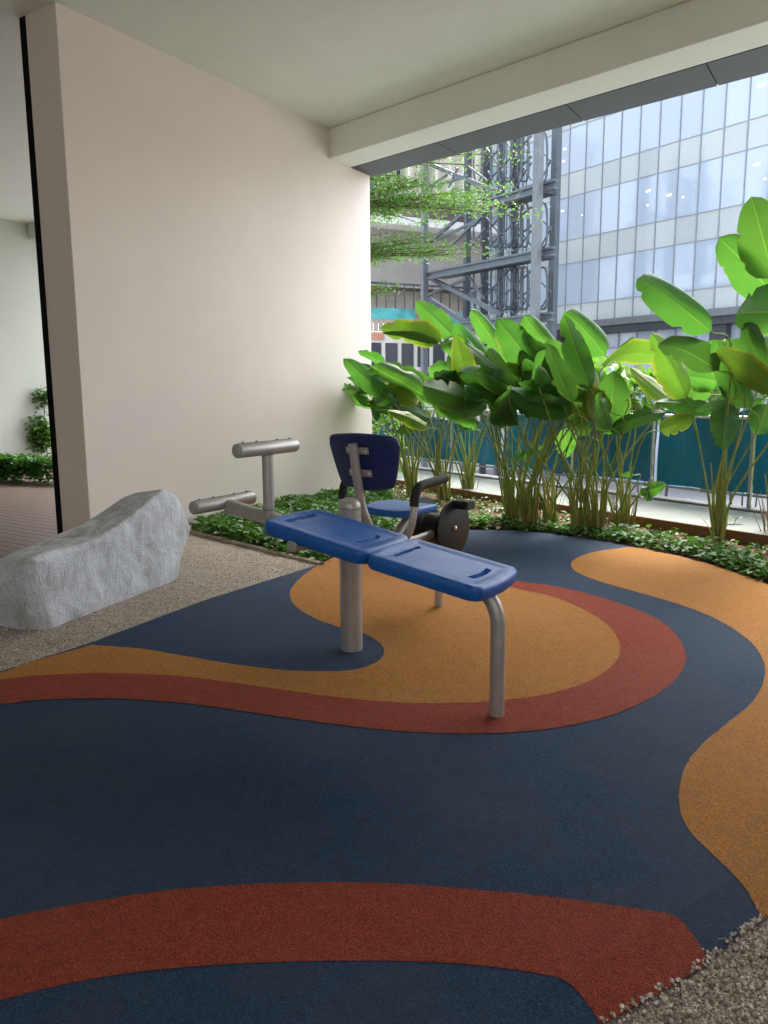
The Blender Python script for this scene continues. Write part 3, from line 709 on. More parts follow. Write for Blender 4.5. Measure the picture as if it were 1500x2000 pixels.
# ---- pedal seat behind
Cg = onz(857, 1185); Cg[2] = 0
f2 = np.array([.62, .785, 0]); f2 /= np.linalg.norm(f2); s2 = np.array([f2[1], -f2[0], 0])      # forward, and sideways (to the right / viewer)
Q = lambda a, s_, z: Cg + f2*a + s2*s_ + Z*z
m = MB(); m.tube([Q(0,0,-.03), Q(0,0,.52)], .030, 20); m.build('crank_leg', st_, EQ)
m = MB(); m.tube([Pp + Z*.66, Q(-.62, .0, .56), Q(-.3, 0, .52), Q(-.02, 0, .54)], .030, 20, smooth=6); m.build('main_beam', MAT['steel_dark'], EQ)
m = MB(); m.tube([Q(-.50, 0, .57), Q(-.38, 0, .66), Q(-.30, 0, .69)], .03, 18, smooth=5); m.build('seat_tube', st_, EQ)
# discs
hub = Q(.02, -.01, .567)
for s_ in (-.145, .115):
    c = hub + s2*s_; m = MB(); m.lathe(c - s2*.008, s2, [(.188, 0), (.196, .003), (.196, .013), (.188, .016)], 64); o = m.build('pedal_disc', MAT['blackplastic'], EQ)
    g = 1 if s_ > 0 else -1
    m = MB(); m.lathe(c + s2*g*.008, s2*g, [(.016, 0), (.016, .010), (.010, .016), (.003, .018)], 16); m.build('hub_bolt', MAT['stainless'], o)
m = MB(); m.lathe(hub - s2*.105, s2, [(.032, 0), (.032, .205)], 24); m.build('crank_axle', MAT['steel_dark'], EQ)
m = MB(); m.lathe(hub - s2*.085 - Z*.02 - f2*.01, s2, [(.095, 0), (.11, .012), (.11, .13), (.095, .142)], 40); m.build('crank_housing', MAT['blackplastic'], EQ, smooth=40)
# pedals
pc = hub + s2*.18 + Z*.165 + f2*.02
m = MB(); m.box(pc, f2*.045, s2*.062, Z*.014)
for i in range(9):
    for g in (-1, 1): m.box(pc + s2*(-.056 + .014*i) + Z*.02*g, f2*.046, s2*.0025, Z*.008)
m.build('pedal', MAT['blackplastic'], EQ, smooth=0)
m = MB(); m.tube([hub + s2*.113 + Z*.165 + f2*.02, pc + s2*.05], .009, 10); m.build('pedal_pin', MAT['stainless'], EQ)
pc = hub - s2*.19 - Z*.12
m = MB(); m.box(pc, f2*.045, s2*.062, Z*.014)
for i in range(9):
    for g in (-1, 1): m.box(pc + s2*(-.056 + .014*i) + Z*.02*g, f2*.046, s2*.0025, Z*.008)
m.build('pedal', MAT['blackplastic'], EQ, smooth=0)

def pad(outline, T, Rr, frame, bend, name, mat, rings=14):
    O, X, Y, N = frame; pts = np.array(crom(outline + [outline[0]], 10)[:-1])[:, :2]; n = len(pts)
    cen = pts.mean(0); tan = np.roll(pts, -1, 0) - np.roll(pts, 1, 0); nn = np.stack([tan[:,1], -tan[:,0]], 1); nn /= np.linalg.norm(nn, axis=1)[:,None]
    if ((pts - cen) * nn).sum() < 0: nn = -nn
    V = []; 
    def ring(P2, z): V.extend([O + X*p[0] + Y*p[1] + N*(z + bend(p[0], p[1])) for p in P2])
    prof = []
    for t in np.linspace(0, math.pi/2, 6): prof.append((Rr*(1-math.sin(t)), Rr*(1-math.cos(t))))   # inset, drop
    inner = pts - nn*Rr
    for k in range(rings): ring(cen + (inner-cen)*((k+1)/rings), 0)
    for ins, dr in prof[::-1]: pass
    seq = [(Rr*(1-math.sin(t)), -Rr*(1-math.cos(t))) for t in np.linspace(.25, math.pi/2, 5)] + [(0, -(T-Rr))] + [(Rr*(1-math.cos(t)), -(T-Rr) - Rr*math.sin(t)) for t in np.linspace(.3, math.pi/2, 5)]
    for ins, z in seq: ring(pts - nn*ins, z)
    tot = rings + len(seq)
    for k in range(rings-1, -1, -1): ring(cen + (inner-cen)*((k+1)/rings), -T)
    tot += rings
    F = [(i*n+j, i*n+(j+1) % n, (i+1)*n+(j+1) % n, (i+1)*n+j) for i in range(tot-1) for j in range(n)]
    F += [tuple(range(n-1, -1, -1)), tuple((tot-1)*n+j for j in range(n))]
    mb = MB(); mb.add(V, F); return mb.build(name, mat, EQ, smooth=60)
# seat pad
sc_ = Q(-.38, -.03, .765); tilt = Z*.0
pad([(-.17,-.19), (.0,-.205), (.15,-.17), (.185,-.10), (.19,0), (.185,.10), (.15,.17), (0,.205), (-.17,.19), (-.20,.1), (-.20,-.1)], .045, .016, (sc_, f2, s2, Z), lambda x, y: .25*y*y - .25*x*x, 'seat', MAT['bplastic'])
# backrest
bn = -(f2*math.cos(R(12)) + Z*math.sin(R(12))*1.0); bn /= np.linalg.norm(bn); by = np.cross(s2, bn); by *= np.sign(by[2])
bc = Q(-.77, -.055, 1.06)
pad([(-.17,-.16), (0,-.175), (.17,-.16), (.215,-.12), (.262,.05), (.268,.12), (.225,.165), (0,.185), (-.225,.165), (-.268,.12), (-.262,.05), (-.215,-.12)], .04, .018, (bc, s2, by, bn), lambda x, y: -.55*x*x, 'backrest', MAT['navy'])
# back tube with bracket plates
bt0 = bc + bn*.035 - by*.02
m = MB(); m.tube([Q(-.68, -.03, .60), bc + bn*.045 - by*.26, bc + bn*.045 - by*.1, bc + bn*.040 + by*.135], .029, 24, smooth=5); m.build('back_tube', st_, EQ)
for hgt in (.085, -.055):
    c = bc + by*hgt + bn*.010
    m = MB(); m.box(c, s2*.088, by*.022, bn*.004); o = m.build('bracket', MAT['steel'], EQ, smooth=0, bevel=.006)
    for g in (-1, 1):
        m = MB(); m.lathe(c + s2*.068*g + bn*.004, bn, [(.010, 0), (.010, .003), (.006, .007)], 12); m.build('bolt', MAT['stainless'], o)
# handles, one each side
for g in (1, -1):
    e_ = .26 if g > 0 else .31
    pts_ = [Q(-.60, 0, .57), Q(-.64, g*.12, .585), Q(-.66, g*.21, .62), Q(-.665, g*(e_-.01), .69), Q(-.655, g*e_, .77), Q(-.645, g*e_, .83)]
    m = MB(); m.tube(pts_, .022, 18, smooth=6); o = m.build('handle', st_, EQ)
    m = MB(); m.tube([Q(-.65, g*e_, .81), Q(-.64, g*e_, .865), Q(-.615, g*e_, .912), Q(-.56, g*e_, .932), Q(-.32, g*e_, .950)], .0285, 18, smooth=6); m.build('grip', MAT['foam'], o)

# ------------------------------------------------------------------ railing with teal netting
rl = thing('railing', RP.pt(3, .15), 'steel railing with flat posts and a thin top rail behind the tall leafy plants', 'railing')
gm = simple('grey painted steel', (.26, .28, .30), .45, .4)
p0 = (RP.sz(774, 900)[0] + 0); stpR = 1.265; first = None
zt_ = 1.17
for k in range(-2, 10):
    a = .14 + stpR * (k)
    if first is None:
        m = MB(); m.pbox(RP, a-.055, a-.0, .17, zt_ - .03, .0, .012); m.build('temp', gm) if False else None
        first = m.build('post', gm, rl, smooth=0, bevel=.002); fa_ = a
        m2 = MB(); m2.pbox(RP, a+.01, a+.035, .17, zt_ - .01, -.06, -.048); f2_ = m2.build('upright', MAT['stainless'], rl, smooth=0, bevel=.002)
    else:
        for src in (first, f2_):
            c = src.copy(); COL.objects.link(c); c.parent = rl; dv = RP.d * (a - fa_); c.location = Vector(src.location) + Vector(dv)
m = MB(); m.tube([RP.pt(-3.2, zt_, -.05), RP.pt(13, zt_, -.05)], .021, 16); m.build('top_rail', MAT['stainless'], rl)
m = MB(); m.pbox(RP, -3.2, 13, .30, .325, .0, .012); m.build('bottom_rail', gm, rl, smooth=0)
m = MB(); m.pbox(RP, -3.2, 13, .23, .30, .0, .01);
def m_net():
    t = NT('teal screen netting'); c = t.ramp(t.noise(2.2, 6, .6, t.mapping((1,1,.4)), 1.2), [(.3, (.001,.014,.024)), (.7, (.002,.036,.052))])
    b = t.bump(t.noise(3.5, 5, .6, t.mapping((1,1,.35)), 1.5), .7, .05); t.set(c, .42, 0, b, .5)
    tr = t.node('ShaderNodeBsdfTranslucent'); tr.inputs[0].default_value = (.0, .06, .085, 1); mx = t.node('ShaderNodeMixShader'); mx.inputs[0].default_value = .3
    t.link(t.p.outputs[0], mx.inputs[1]); t.link(tr.outputs[0], mx.inputs[2]); t.link(mx.outputs[0], t.out.inputs[0]); return t.m
netm = m_net()
def netting(a0, a1, zb, ztop, off, label):
    mb = MB(); NX, NZ = int((a1-a0)*26), 26; V = []
    for i in range(NX+1):
        a = a0 + (a1-a0)*i/NX
        for j in range(NZ+1):
            q = j/NZ; zz = zb + (ztop-zb)*q + (.018*math.sin(a*9)+.012*math.sin(a*23+1))*q**4
            o = off + .012*math.sin(a*7+q*3) + .010*math.sin(a*17 - q*5) + (.03*math.sin(a*31) + .02*math.sin(a*47+2)) * max(0, q-.8)*4
            V.append(RP.pt(a, zz, o))
    mb.add(V, [(i*(NZ+1)+j, (i+1)*(NZ+1)+j, (i+1)*(NZ+1)+j+1, i*(NZ+1)+j+1) for i in range(NX) for j in range(NZ)])
    return mb.build('screen_netting', netm, label=label, cat='netting', group='teal screen netting hung along the railing', smooth=180)
netting(-2.0, 2.45, .34, 1.02, .06, 'dark teal netting tied low behind the railing at its far left end')
netting(2.50, 5.16, .34, 1.12, .07, 'dark teal netting behind the middle of the railing, crossed by many stalks')
netting(5.21, 7.8, .33, 1.24, .06, 'bluish teal netting behind the right part of the railing, with a ruffled top')
netting(7.85, 11, .33, 1.2, .06, 'teal netting on the nearest stretch of railing, at the right edge')
# pale upstand of the neighbouring roof, seen through the gap under the netting
wr = thing('white_barrier', RP.pt(4, -.0, 3), 'low white slatted barrier seen through the gap under the teal netting', 'barrier')
whitem = simple('white paint', (.80,.80,.80), .5)
m = MB(); m.pbox(RP, -12, 22, -.75, -.60, 3.0, 3.1); m.pbox(RP, -12, 22, -1.8, -1.0, 3.0, 3.1); m.build('rail', whitem, wr, smooth=0)
m = MB(); 
for k in range(60): m.pbox(RP, -12+k*.56, -12+k*.56+.22, -.98, -.77, 3.02, 3.08)
m.build('slats', whitem, wr, smooth=0)
m = MB(); m.pbox(RP, -12, 22, -4, -1.0, 2.6, 2.9); m.build('upstand', whitem, wr, smooth=0)

# ------------------------------------------------------------------ leaves
def blade(B, T, side, width, droop=.0, fold=.0, wave=.0, tear=0, NL=18, NW=12, curl=0.0, shape=.5, seed=0, rl=(0, 0)):
    """a leaf blade from base B to tip T. side: unit vector across. fold>0 lifts both halves; droop sags the middle"""
    rs = random.Random(seed); B, T = np.array(B, float), np.array(T, float); d = T - B; L = np.linalg.norm(d); d /= L
    side = np.array(side, float); side -= d*(side @ d); side /= np.linalg.norm(side); n = np.cross(d, side)
    ph1, ph2 = rs.uniform(0, 6.28), rs.uniform(0, 6.28); V = []; UV = []
    notch = [(rs.uniform(.2, .9), rs.choice((-1, 1)), rs.uniform(.3, .8)) for _ in range(tear)]
    for i in range(NL+1):
        v = i/NL; 
        wv = (max(0, math.sin(math.pi*min(1, v**(.74 + shape*.16))))**.50) if v < 1 else 0
        wv = wv*(1 - .18*v) ; tipn = max(0, (v-.93)/.07); wv *= (1 - tipn**2*.75)
        if v == 0: wv = .03
        c = B + d*L*v + n*(droop*L*math.sin(math.pi*v)) - n*curl*L*v*v
        for j in range(NW+1):
            u = j/NW*2 - 1; h = abs(u)
            hw = width/2*wv; nt = 0
            for (nv, ns, nd) in notch:
                if u*ns > 0: nt = max(nt, nd*max(0, 1-abs(v-nv)/.028))
            x = u*hw*(1 - nt*.75*h) ; th = fold*h*.9
            yy = abs(x)*math.tan(fold) if fold else 0
            yy += wave*width*math.sin(v*11 + ph1 + u)*h**1.6 + wave*.5*width*math.sin(v*23 + ph2)*h**2
            yy -= .04*width*math.exp(-(u/.08)**2)*wv
            k = rl[0] if u < 0 else rl[1]
            if k:                                                # one margin rolled over, showing the pale underside
                hh = max(0.0, h - .35); an = k*hh*1.54*(.35 + .65*math.sin(math.pi*v)); ln = hw*hh
                x = math.copysign(hw*min(h, .35) + ln*(math.sin(an)/an if an > 1e-3 else 1), u); yy += ln*((1-math.cos(an))/an if an > 1e-3 else 0)
            V.append(c + side*x*math.cos(fold*h) + n*yy); UV.append((j/NW, v))
    F = [(i*(NW+1)+j, i*(NW+1)+j+1, (i+1)*(NW+1)+j+1, (i+1)*(NW+1)+j) for i in range(NL) for j in range(NW)]
    return V, F, UV
def leaf_obj(parent, V, F, UV, mat, name='leaf', label=None):
    mb = MB(); mb.add(V, F); mb.uv = UV; return mb.build(name, mat, parent, label=label, smooth=180)
def stalk(parent, G, B, dirB, r0=.014, r1=.006, seed=0):
    rs = random.Random(seed); G, B = np.array(G), np.array(B); L = np.linalg.norm(B-G)
    p1 = G + (B-G)*.35 + np.array([rs.uniform(-.02,.02), rs.uniform(-.02,.02), 0]) - np.array([(B-G)[0], (B-G)[1], 0])*.12
    p2 = B - np.array(dirB)*L*.14 + np.array([0,0,-.02])
    mb = MB(); mb.tube([G, p1, p2, B], lambda t: r0*(1-t)**1.3 + r1, 8, smooth=7, cap=True); return mb.build('stalk', MAT['stem'], parent, smooth=60)

def clump(idx, gx, gy, label, dry=10, spread=.10):
    G = onz(gx, gy, .06); pl = thing('broadleaf_plant', G, label, 'plant', 'tall broad leaved plants along the railing')
    mb = MB(); rs = random.Random(idx*13+5)
    for k in range(dry):                                             # dry brown sheaths round the foot
        a = rs.uniform(0, 6.28); b = G + np.array([math.cos(a), math.sin(a), 0])*rs.uniform(.01, spread); h = rs.uniform(.12, .5)
        t_ = b + np.array([math.cos(a)*rs.uniform(.02,.18), math.sin(a)*rs.uniform(.02,.18), h]); r_ = rs.uniform(.006, .014)
        mb.tube([b - Z*.04, (b+t_)/2 + np.array([rs.uniform(-.02,.02), rs.uniform(-.02,.02), 0]), t_], lambda t, r_=r_: r_*(1-t)+.0015, 6, smooth=3, flat=.45)
    mb.build('dry_sheaths', MAT['dry'], pl, smooth=60)
    mb = MB()
    for k in range(4):                                               # green false stems
        a = rs.uniform(0, 6.28); b = G + np.array([math.cos(a), math.sin(a), 0])*rs.uniform(.0, spread*.8); h = rs.uniform(.35, .8)
        t_ = b + np.array([math.cos(a)*.1*h - .05, math.sin(a)*.1*h, h])
        mb.tube([b - Z*.04, (b+t_)/2, t_], lambda t: .019*(1-t)+.004, 8, smooth=3)
    mb.build('stem_bases', MAT['sheath'], pl, smooth=60)
    return pl, G
tocam = lambda P: (CAMP - P) / np.linalg.norm(CAMP - P)
def hero(pl, G, bx_, by_, tx, ty, wpx, dY=0.0, dT=0.0, roll=0, mat='leaf', droop=0, fold=.15, wave=.055, tear=2, curl=0, seed=0, shape=.5, rl=(0, 0)):
    """one leaf of plant pl: base and tip by where they stand, wpx the blade's width as seen, roll turns it about its midrib"""
    Y = G[1] + dY; B = at(bx_, by_, Y); T = at(tx, ty, Y + dT); d = T - B; d /= np.linalg.norm(d); v = tocam(B)
    side = np.cross(d, v); side /= np.linalg.norm(side); a = R(roll)
    nn = np.cross(side, d); side = side*math.cos(a) + nn*math.sin(a)
    width = 1.06*wpx/FPX*np.linalg.norm(B-CAMP)
    hr = random.Random(int(bx_*7+tx)); droop += hr.uniform(-.05, .07); curl += hr.uniform(0, .12)
    V, F, UV = blade(B, T, side, width, droop, fold, wave, tear, curl=curl, seed=seed+int(bx_), shape=shape, rl=rl)
    o = leaf_obj(pl, V, F, UV, MAT[mat]); 
    rs = random.Random(seed+int(tx)); g = G + np.array([rs.uniform(-.08,.08), rs.uniform(-.06,.06), -.03])
    stalk(pl, g, B, d, .0115, .005, seed=seed+int(tx)); return o
def filler(pl, G, n, seed, z0=1.0, z1=1.9, lean=(-.25, -.1), mats=('leaf','leaf','leaf','leaf','leafdark','leafyel'), size=(.50,.78), spread=.6):
    rs = random.Random(seed)
    for k in range(n):
        a = rs.uniform(0, 6.28); r_ = rs.uniform(.1, spread); B = G + np.array([math.cos(a)*r_ + lean[0], math.sin(a)*r_ + lean[1], 0]); B[2] = rs.uniform(z0, z1)
        el = R(rs.uniform(5, 70)); az = rs.gauss(math.pi*1.05, .8)
        d = np.array([math.cos(az)*math.cos(el), math.sin(az)*math.cos(el), math.sin(el)]); L = rs.uniform(*size); T = B + d*L
        v_ = tocam(B); side = np.cross(d, v_); side /= np.linalg.norm(side); nn = np.cross(side, d); q = R(rs.gauss(0, 32)); side = side*math.cos(q) + nn*math.sin(q)
        V, F, UV = blade(B, T, side, L*rs.uniform(.38, .52), rs.uniform(-.08, .04), rs.uniform(.05, .4), rs.uniform(.03, .08), rs.choice((0,1,3,6)), curl=rs.uniform(0,.3), seed=seed*100+k, rl=(rs.choice((0,0,.8,2.2)), rs.choice((0,0,.8,2.0))))
        leaf_obj(pl, V, F, UV, MAT[rs.choice(mats)]); stalk(pl, G + np.array([rs.uniform(-.07,.07), rs.uniform(-.06,.06), -.03]), B, d, .009, .004, seed=seed*50+k)

# plant 1, against the end of the wall
p, G = clump(1, 806, 963, 'leftmost broadleaf plant, its leaves brushing the end of the cream wall')
hero(p, G, 735, 731, 681, 714, 26, -.5, -.1, 20, 'leaf', .05, .2)
hero(p, G, 752, 712, 700, 684, 24, -.4, -.1, 30, 'leaf', .03, .3)
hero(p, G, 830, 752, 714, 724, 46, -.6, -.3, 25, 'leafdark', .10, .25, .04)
hero(p, G, 792, 752, 796, 828, 34, -.3, -.1, 0, 'leaf', -.04, .35)
hero(p, G, 738, 770, 735, 822, 26, -.2, 0, 0, 'leafdark')
hero(p, G, 815, 838, 770, 842, 26, -.4, -.1, 35, 'leaf', .05)
filler(p, G, 10, 11, 1.03, 1.49)
# plant 2
p, G = clump(2, 868, 972, 'second broadleaf plant from the wall, carrying a folded leaf with a torn yellow half', 18)
hero(p, G, 884, 657, 812, 588, 46, -.6, -.2, 5, 'leaf', .03, .18)
hero(p, G, 862, 668, 743, 640, 60, -.8, -.3, 30, 'leafyel', .08, .3, .05, 7)
hero(p, G, 855, 672, 748, 648, 34, -.82, -.3, 62, 'leafdark', .06, .1, .02)
hero(p, G, 905, 700, 861, 666, 34, -.6, -.2, 30, 'leaf')
hero(p, G, 905, 735, 838, 715, 40, -.6, -.2, 40, 'leaf', .05)
filler(p, G, 10, 12, 1.03, 1.49)
# plant 3
p, G = clump(3, 918, 966, 'third broadleaf plant, slim straw coloured stalks rising behind the black pedal disc', 10)
hero(p, G, 953, 717, 885, 631, 54, -.8, -.2, 0, 'leaf', .03, .1, rl=(0, 1.8))
hero(p, G, 979, 690, 920, 603, 44, -.6, -.2, 15, 'leaf', .06, .2, rl=(0, 2.2))
hero(p, G, 930, 838, 905, 815, 26, -.4, -.2, 10, 'leaf')
hero(p, G, 888, 812, 922, 842, 22, -.5, -.2, 30, 'leaf')
filler(p, G, 10, 13, 1.03, 1.54)
# plant 4: large central clump
p, G = clump(4, 1000, 1014, 'fourth broadleaf plant, thick olive stalks under a long drooping grey green leaf', 14, .13)
hero(p, G, 1048, 722, 967, 620, 66, -.2, -.2, 0, 'leaf', .02, .15)
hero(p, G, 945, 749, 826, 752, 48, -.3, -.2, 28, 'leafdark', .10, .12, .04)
hero(p, G, 1000, 735, 925, 742, 34, -.3, 0, 40, 'leafyel', .06)
hero(p, G, 945, 755, 1003, 785, 54, .2, .2, 10, 'leafyel', 0, .1)
hero(p, G, 990, 742, 905, 716, 36, -.2, -.2, 45, 'leaf')
hero(p, G, 1003, 897, 1062, 872, 15, -.2, 0, 20, 'leaf')
filler(p, G, 10, 14, 1.08, 1.64)
p, G = clump(5, 1032, 1022, 'fifth broadleaf plant, the thickest clump of stalks with much brown litter at its foot', 30, .16)
hero(p, G, 1078, 690, 1022, 614, 58, .1, -.2, 10, 'leaf', .04, .2, rl=(0, 2.5))
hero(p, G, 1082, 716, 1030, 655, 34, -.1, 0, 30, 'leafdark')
hero(p, G, 1102, 700, 1058, 672, 44, 0, -.1, 15, 'leaf')
hero(p, G, 1108, 772, 1050, 728, 56, -.1, -.1, 10, 'leaf')
hero(p, G, 1076, 800, 1020, 778, 44, -.1, -.1, 20, 'leafdark')
filler(p, G, 10, 15, 1.08, 1.64)
p, G = clump(6, 1074, 1019, 'sixth broadleaf plant, a thin reddish stalked clump between two thick ones', 12)
hero(p, G, 1150, 850, 1090, 776, 42, -.1, -.1, 10, 'leafdark')
hero(p, G, 1106, 838, 1104, 894, 42, .3, .1, 0, 'leaf', 0, .05, shape=.2)
filler(p, G, 6, 16, 1.08, 1.59)
p, G = clump(7, 1132, 1030, 'seventh broadleaf plant, topped by a pale curled leaf before the dark building ledge', 12)
hero(p, G, 1182, 694, 1102, 606, 66, -.2, -.2, 12, 'leaf', .12, .2, .04, rl=(0, 2.4))
hero(p, G, 1150, 730, 1112, 690, 46, .2, 0, 15, 'leaf')
hero(p, G, 1160, 760, 1100, 740, 60, .1, 0, 10, 'leaf')
filler(p, G, 10, 17, 1.13, 1.59)
p, G = clump(8, 1165, 1031, 'eighth broadleaf plant, with a big upright backlit leaf held at mid height', 26, .13)
hero(p, G, 1189, 849, 1200, 724, 74, -.3, -.1, 3, 'leaf', 0, .12, .02)
hero(p, G, 1192, 842, 1304, 806, 36, -.4, -.2, 25, 'leafdark', -.12, .2)
hero(p, G, 1316, 704, 1172, 706, 56, -.3, -.2, 40, 'leafyel', .10, .2, .05, 4)
hero(p, G, 1200, 705, 1240, 660, 24, .1, 0, 30, 'leaf')
filler(p, G, 8, 18, 1.13, 1.44)
p, G = clump(9, 1217, 1027, 'ninth broadleaf plant, a small leaning clump left of the bare stretch of timber edging', 18)
hero(p, G, 1288, 840, 1358, 810, 40, -.5, -.1, 20, 'leafyel', -.03)
hero(p, G, 1258, 960, 1302, 946, 28, -.3, -.2, 20, 'leaf')
hero(p, G, 1268, 948, 1262, 982, 30, -.3, -.1, 0, 'leaf')
hero(p, G, 1238, 928, 1210, 925, 12, -.2, -.1, 20, 'leaf')
filler(p, G, 6, 19, 1.23, 1.34)
p, G = clump(10, 1404, 1056, 'tenth broadleaf plant, a neat upright clump standing alone before the teal netting', 10, .07)
hero(p, G, 1388, 648, 1240, 536, 74, -.3, -.3, 8, 'leaf', .14, .2, .04, rl=(0, 2.6))
hero(p, G, 1402, 724, 1284, 660, 60, -.2, -.2, 25, 'leafdark', .10, .2, .04, 3)
hero(p, G, 1418, 786, 1411, 880, 52, -.1, -.1, 10, 'leafdark', -.04, .2)
hero(p, G, 1422, 786, 1354, 802, 22, -.2, -.1, 40, 'leafdark')
hero(p, G, 1405, 745, 1305, 728, 56, .3, .2, 20, 'leaf')
hero(p, G, 1440, 700, 1380, 668, 40, .2, .1, 20, 'leaf')
hero(p, G, 1390, 770, 1330, 745, 44, .4, .2, 10, 'leaf')
filler(p, G, 6, 20, 1.28, 1.44, (-.05, 0))
p, G = clump(11, 1520, 1056, 'rightmost broadleaf plant, tallest of all, with huge leaves at the right edge', 14, .12)
hero(p, G, 1512, 545, 1466, 380, 84, -.3, -.2, 0, 'leaf', .03, .2, .03)
hero(p, G, 1520, 585, 1405, 462, 84, -.1, -.1, 18, 'leaf', .05, .1, .06, rl=(0, 1.5))
hero(p, G, 1560, 610, 1436, 612, 92, -.3, -.1, 15, 'leaf', .04, .2, .04)
hero(p, G, 1500, 790, 1478, 850, 50, .2, 0, 10, 'leafdark')
hero(p, G, 1510, 720, 1440, 700, 50, .1, .1, 20, 'leafdark')
hero(p, G, 1490, 760, 1455, 745, 40, .4, .1, 20, 'leafdark')
filler(p, G, 6, 21, 1.33, 1.64, (.1, 0))
# small sprout at the right
sp = thing('seedling', onz(1432, 1040, .06), 'small single seedling with two leaves by the timber edging at the right', 'plant'); g = onz(1432, 1040, .06)
mb = MB(); mb.tube([g - Z*.02, g + Z*.07, at(1438, 1012, g[1])], .004, 6, smooth=4); mb.build('stalk', MAT['stem'], sp)
for dx, dy in ((-18, -2), (16, 0)):
    B = at(1436, 1012, g[1]); T = at(1436+dx, 1010+dy, g[1]-.03); V, F, UV = blade(B, T, np.cross(T-B, Z), .09, -.1, .2, .03, NL=8, NW=6); leaf_obj(sp, V, F, UV, MAT['leaf'])

# ------------------------------------------------------------------ small-leaf masses
def leafmass(name, P, N, size, mat, parent=None, label=None, cat=None, kind=None, aspect=.6, group=None):
    """P centres, N axis directions; every leaf is a little folded blade of 4 faces"""
    n = len(P); P = np.array(P); D = np.array(N); D /= np.linalg.norm(D, axis=1)[:,None]
    up_ = rng.normal(0, .45, (n,3)) + np.array([0,0,1.0]); Sd = np.cross(D, up_); Sd /= np.linalg.norm(Sd, axis=1)[:,None]; Nn = np.cross(Sd, D)
    sz = size * rng.uniform(.6, 1.3, n)[:,None]; w_ = sz*aspect*.5
    a = P; m1 = P + D*sz*.5 - Nn*sz*.04; tip = P + D*sz - Nn*sz*.18
    l1 = P + D*sz*.38 + Sd*w_ + Nn*sz*.08; r1 = P + D*sz*.38 - Sd*w_ + Nn*sz*.08; l2 = P + D*sz*.72 + Sd*w_*.72; r2 = P + D*sz*.72 - Sd*w_*.72
    V = np.stack([a, l1, r1, m1, l2, r2, tip], 1).reshape(-1, 3)
    F = np.array([(0,3,1),(0,2,3),(1,3,4),(3,2,5),(4,3,6),(3,5,6)])[None] + (np.arange(n)*7)[:,None,None]; F = F.reshape(-1, 3)
    me = bpy.data.meshes.new(name); o0 = np.array(WORLD[parent.name]) if parent is not None else np.zeros(3)
    me.vertices.add(len(V)); me.vertices.foreach_set('co', (V - o0).astype(np.float32).ravel()); me.loops.add(len(F)*3); me.loops.foreach_set('vertex_index', F.astype(np.int32).ravel())
    me.polygons.add(len(F)); me.polygons.foreach_set('loop_start', np.arange(0, len(F)*3, 3, dtype=np.int32)); me.update(calc_edges=True); me.validate()
    me.materials.append(mat); o = bpy.data.objects.new(name, me); COL.objects.link(o)
    if parent is not None: o.parent = parent
    tag(o, label, cat, group, kind); return o
def randdir(n, upb=.3, flat=.6):
    a = rng.uniform(0, 6.283, n); z = rng.normal(upb, flat*.5, n); return np.stack([np.cos(a), np.sin(a), z], 1)
# ground cover along the edge of the rubber and by the wall
pts = []; P2 = np.array(SOILPOLY); bb = P2.min(0), P2.max(0)
def sample(n, fn_):
    out = []
    while len(out) < n:
        x, y = random.uniform(bb[0][0], min(bb[1][0], 5.5)), random.uniform(bb[0][1], min(bb[1][1], 12.5))
        if not inpoly(x, y, SOILPOLY): continue
        d = seg_dist(np.array([x, y]), front); wl = (np.array([x, y, 0]) - WP.P) @ WP.d; wo = -((np.array([x, y, 0]) - WP.P) @ WP.n)
        pr, top_ = fn_(x, y, d, wl, wo)
        if random.random() < pr: out.append((x, y, max(0, hsoil(x, y)) + random.random()**.6 * top_))
    return out
def f_ivy(x, y, d, wl, wo):
    if wl < WL - .2 and wo > 0 and wo < 2.2 and x < .1: return 1.0, .12 * min(1, .25 + d/.10) + .03*math.sin(x*7+y*5)     # the left bed
    return (1.0 if d < .30 else (.25 if d < .45 else .03)), (.07 if d < .4 else .03) * min(1, .3 + d/.08)
P_ = sample(12000, f_ivy); leafmass('ground_cover', P_, randdir(len(P_)), .075, MAT['ivy'], label='glossy green creeping ground cover edging the rubber floor', cat='ground cover', kind='stuff', aspect=.62)
P_ = sample(2600, lambda x, y, d, wl, wo: (.25 if d < .4 else (.6 if x < 1.6 else .12), .05)); leafmass('pale_ground_cover', P_, randdir(len(P_)), .05, MAT['ivy2'], label='thin yellowish weeds scattered between the plants', cat='ground cover', kind='stuff', aspect=.5)
P_ = sample(3000, lambda x, y, d, wl, wo: (.0 if d < .3 else 1, .012)); leafmass('leaf_litter', P_, randdir(len(P_), .05, .2), .075, MAT['litter'], label='dry brown leaf litter on the soil under the tall plants', cat='leaf litter', kind='stuff', aspect=.3)
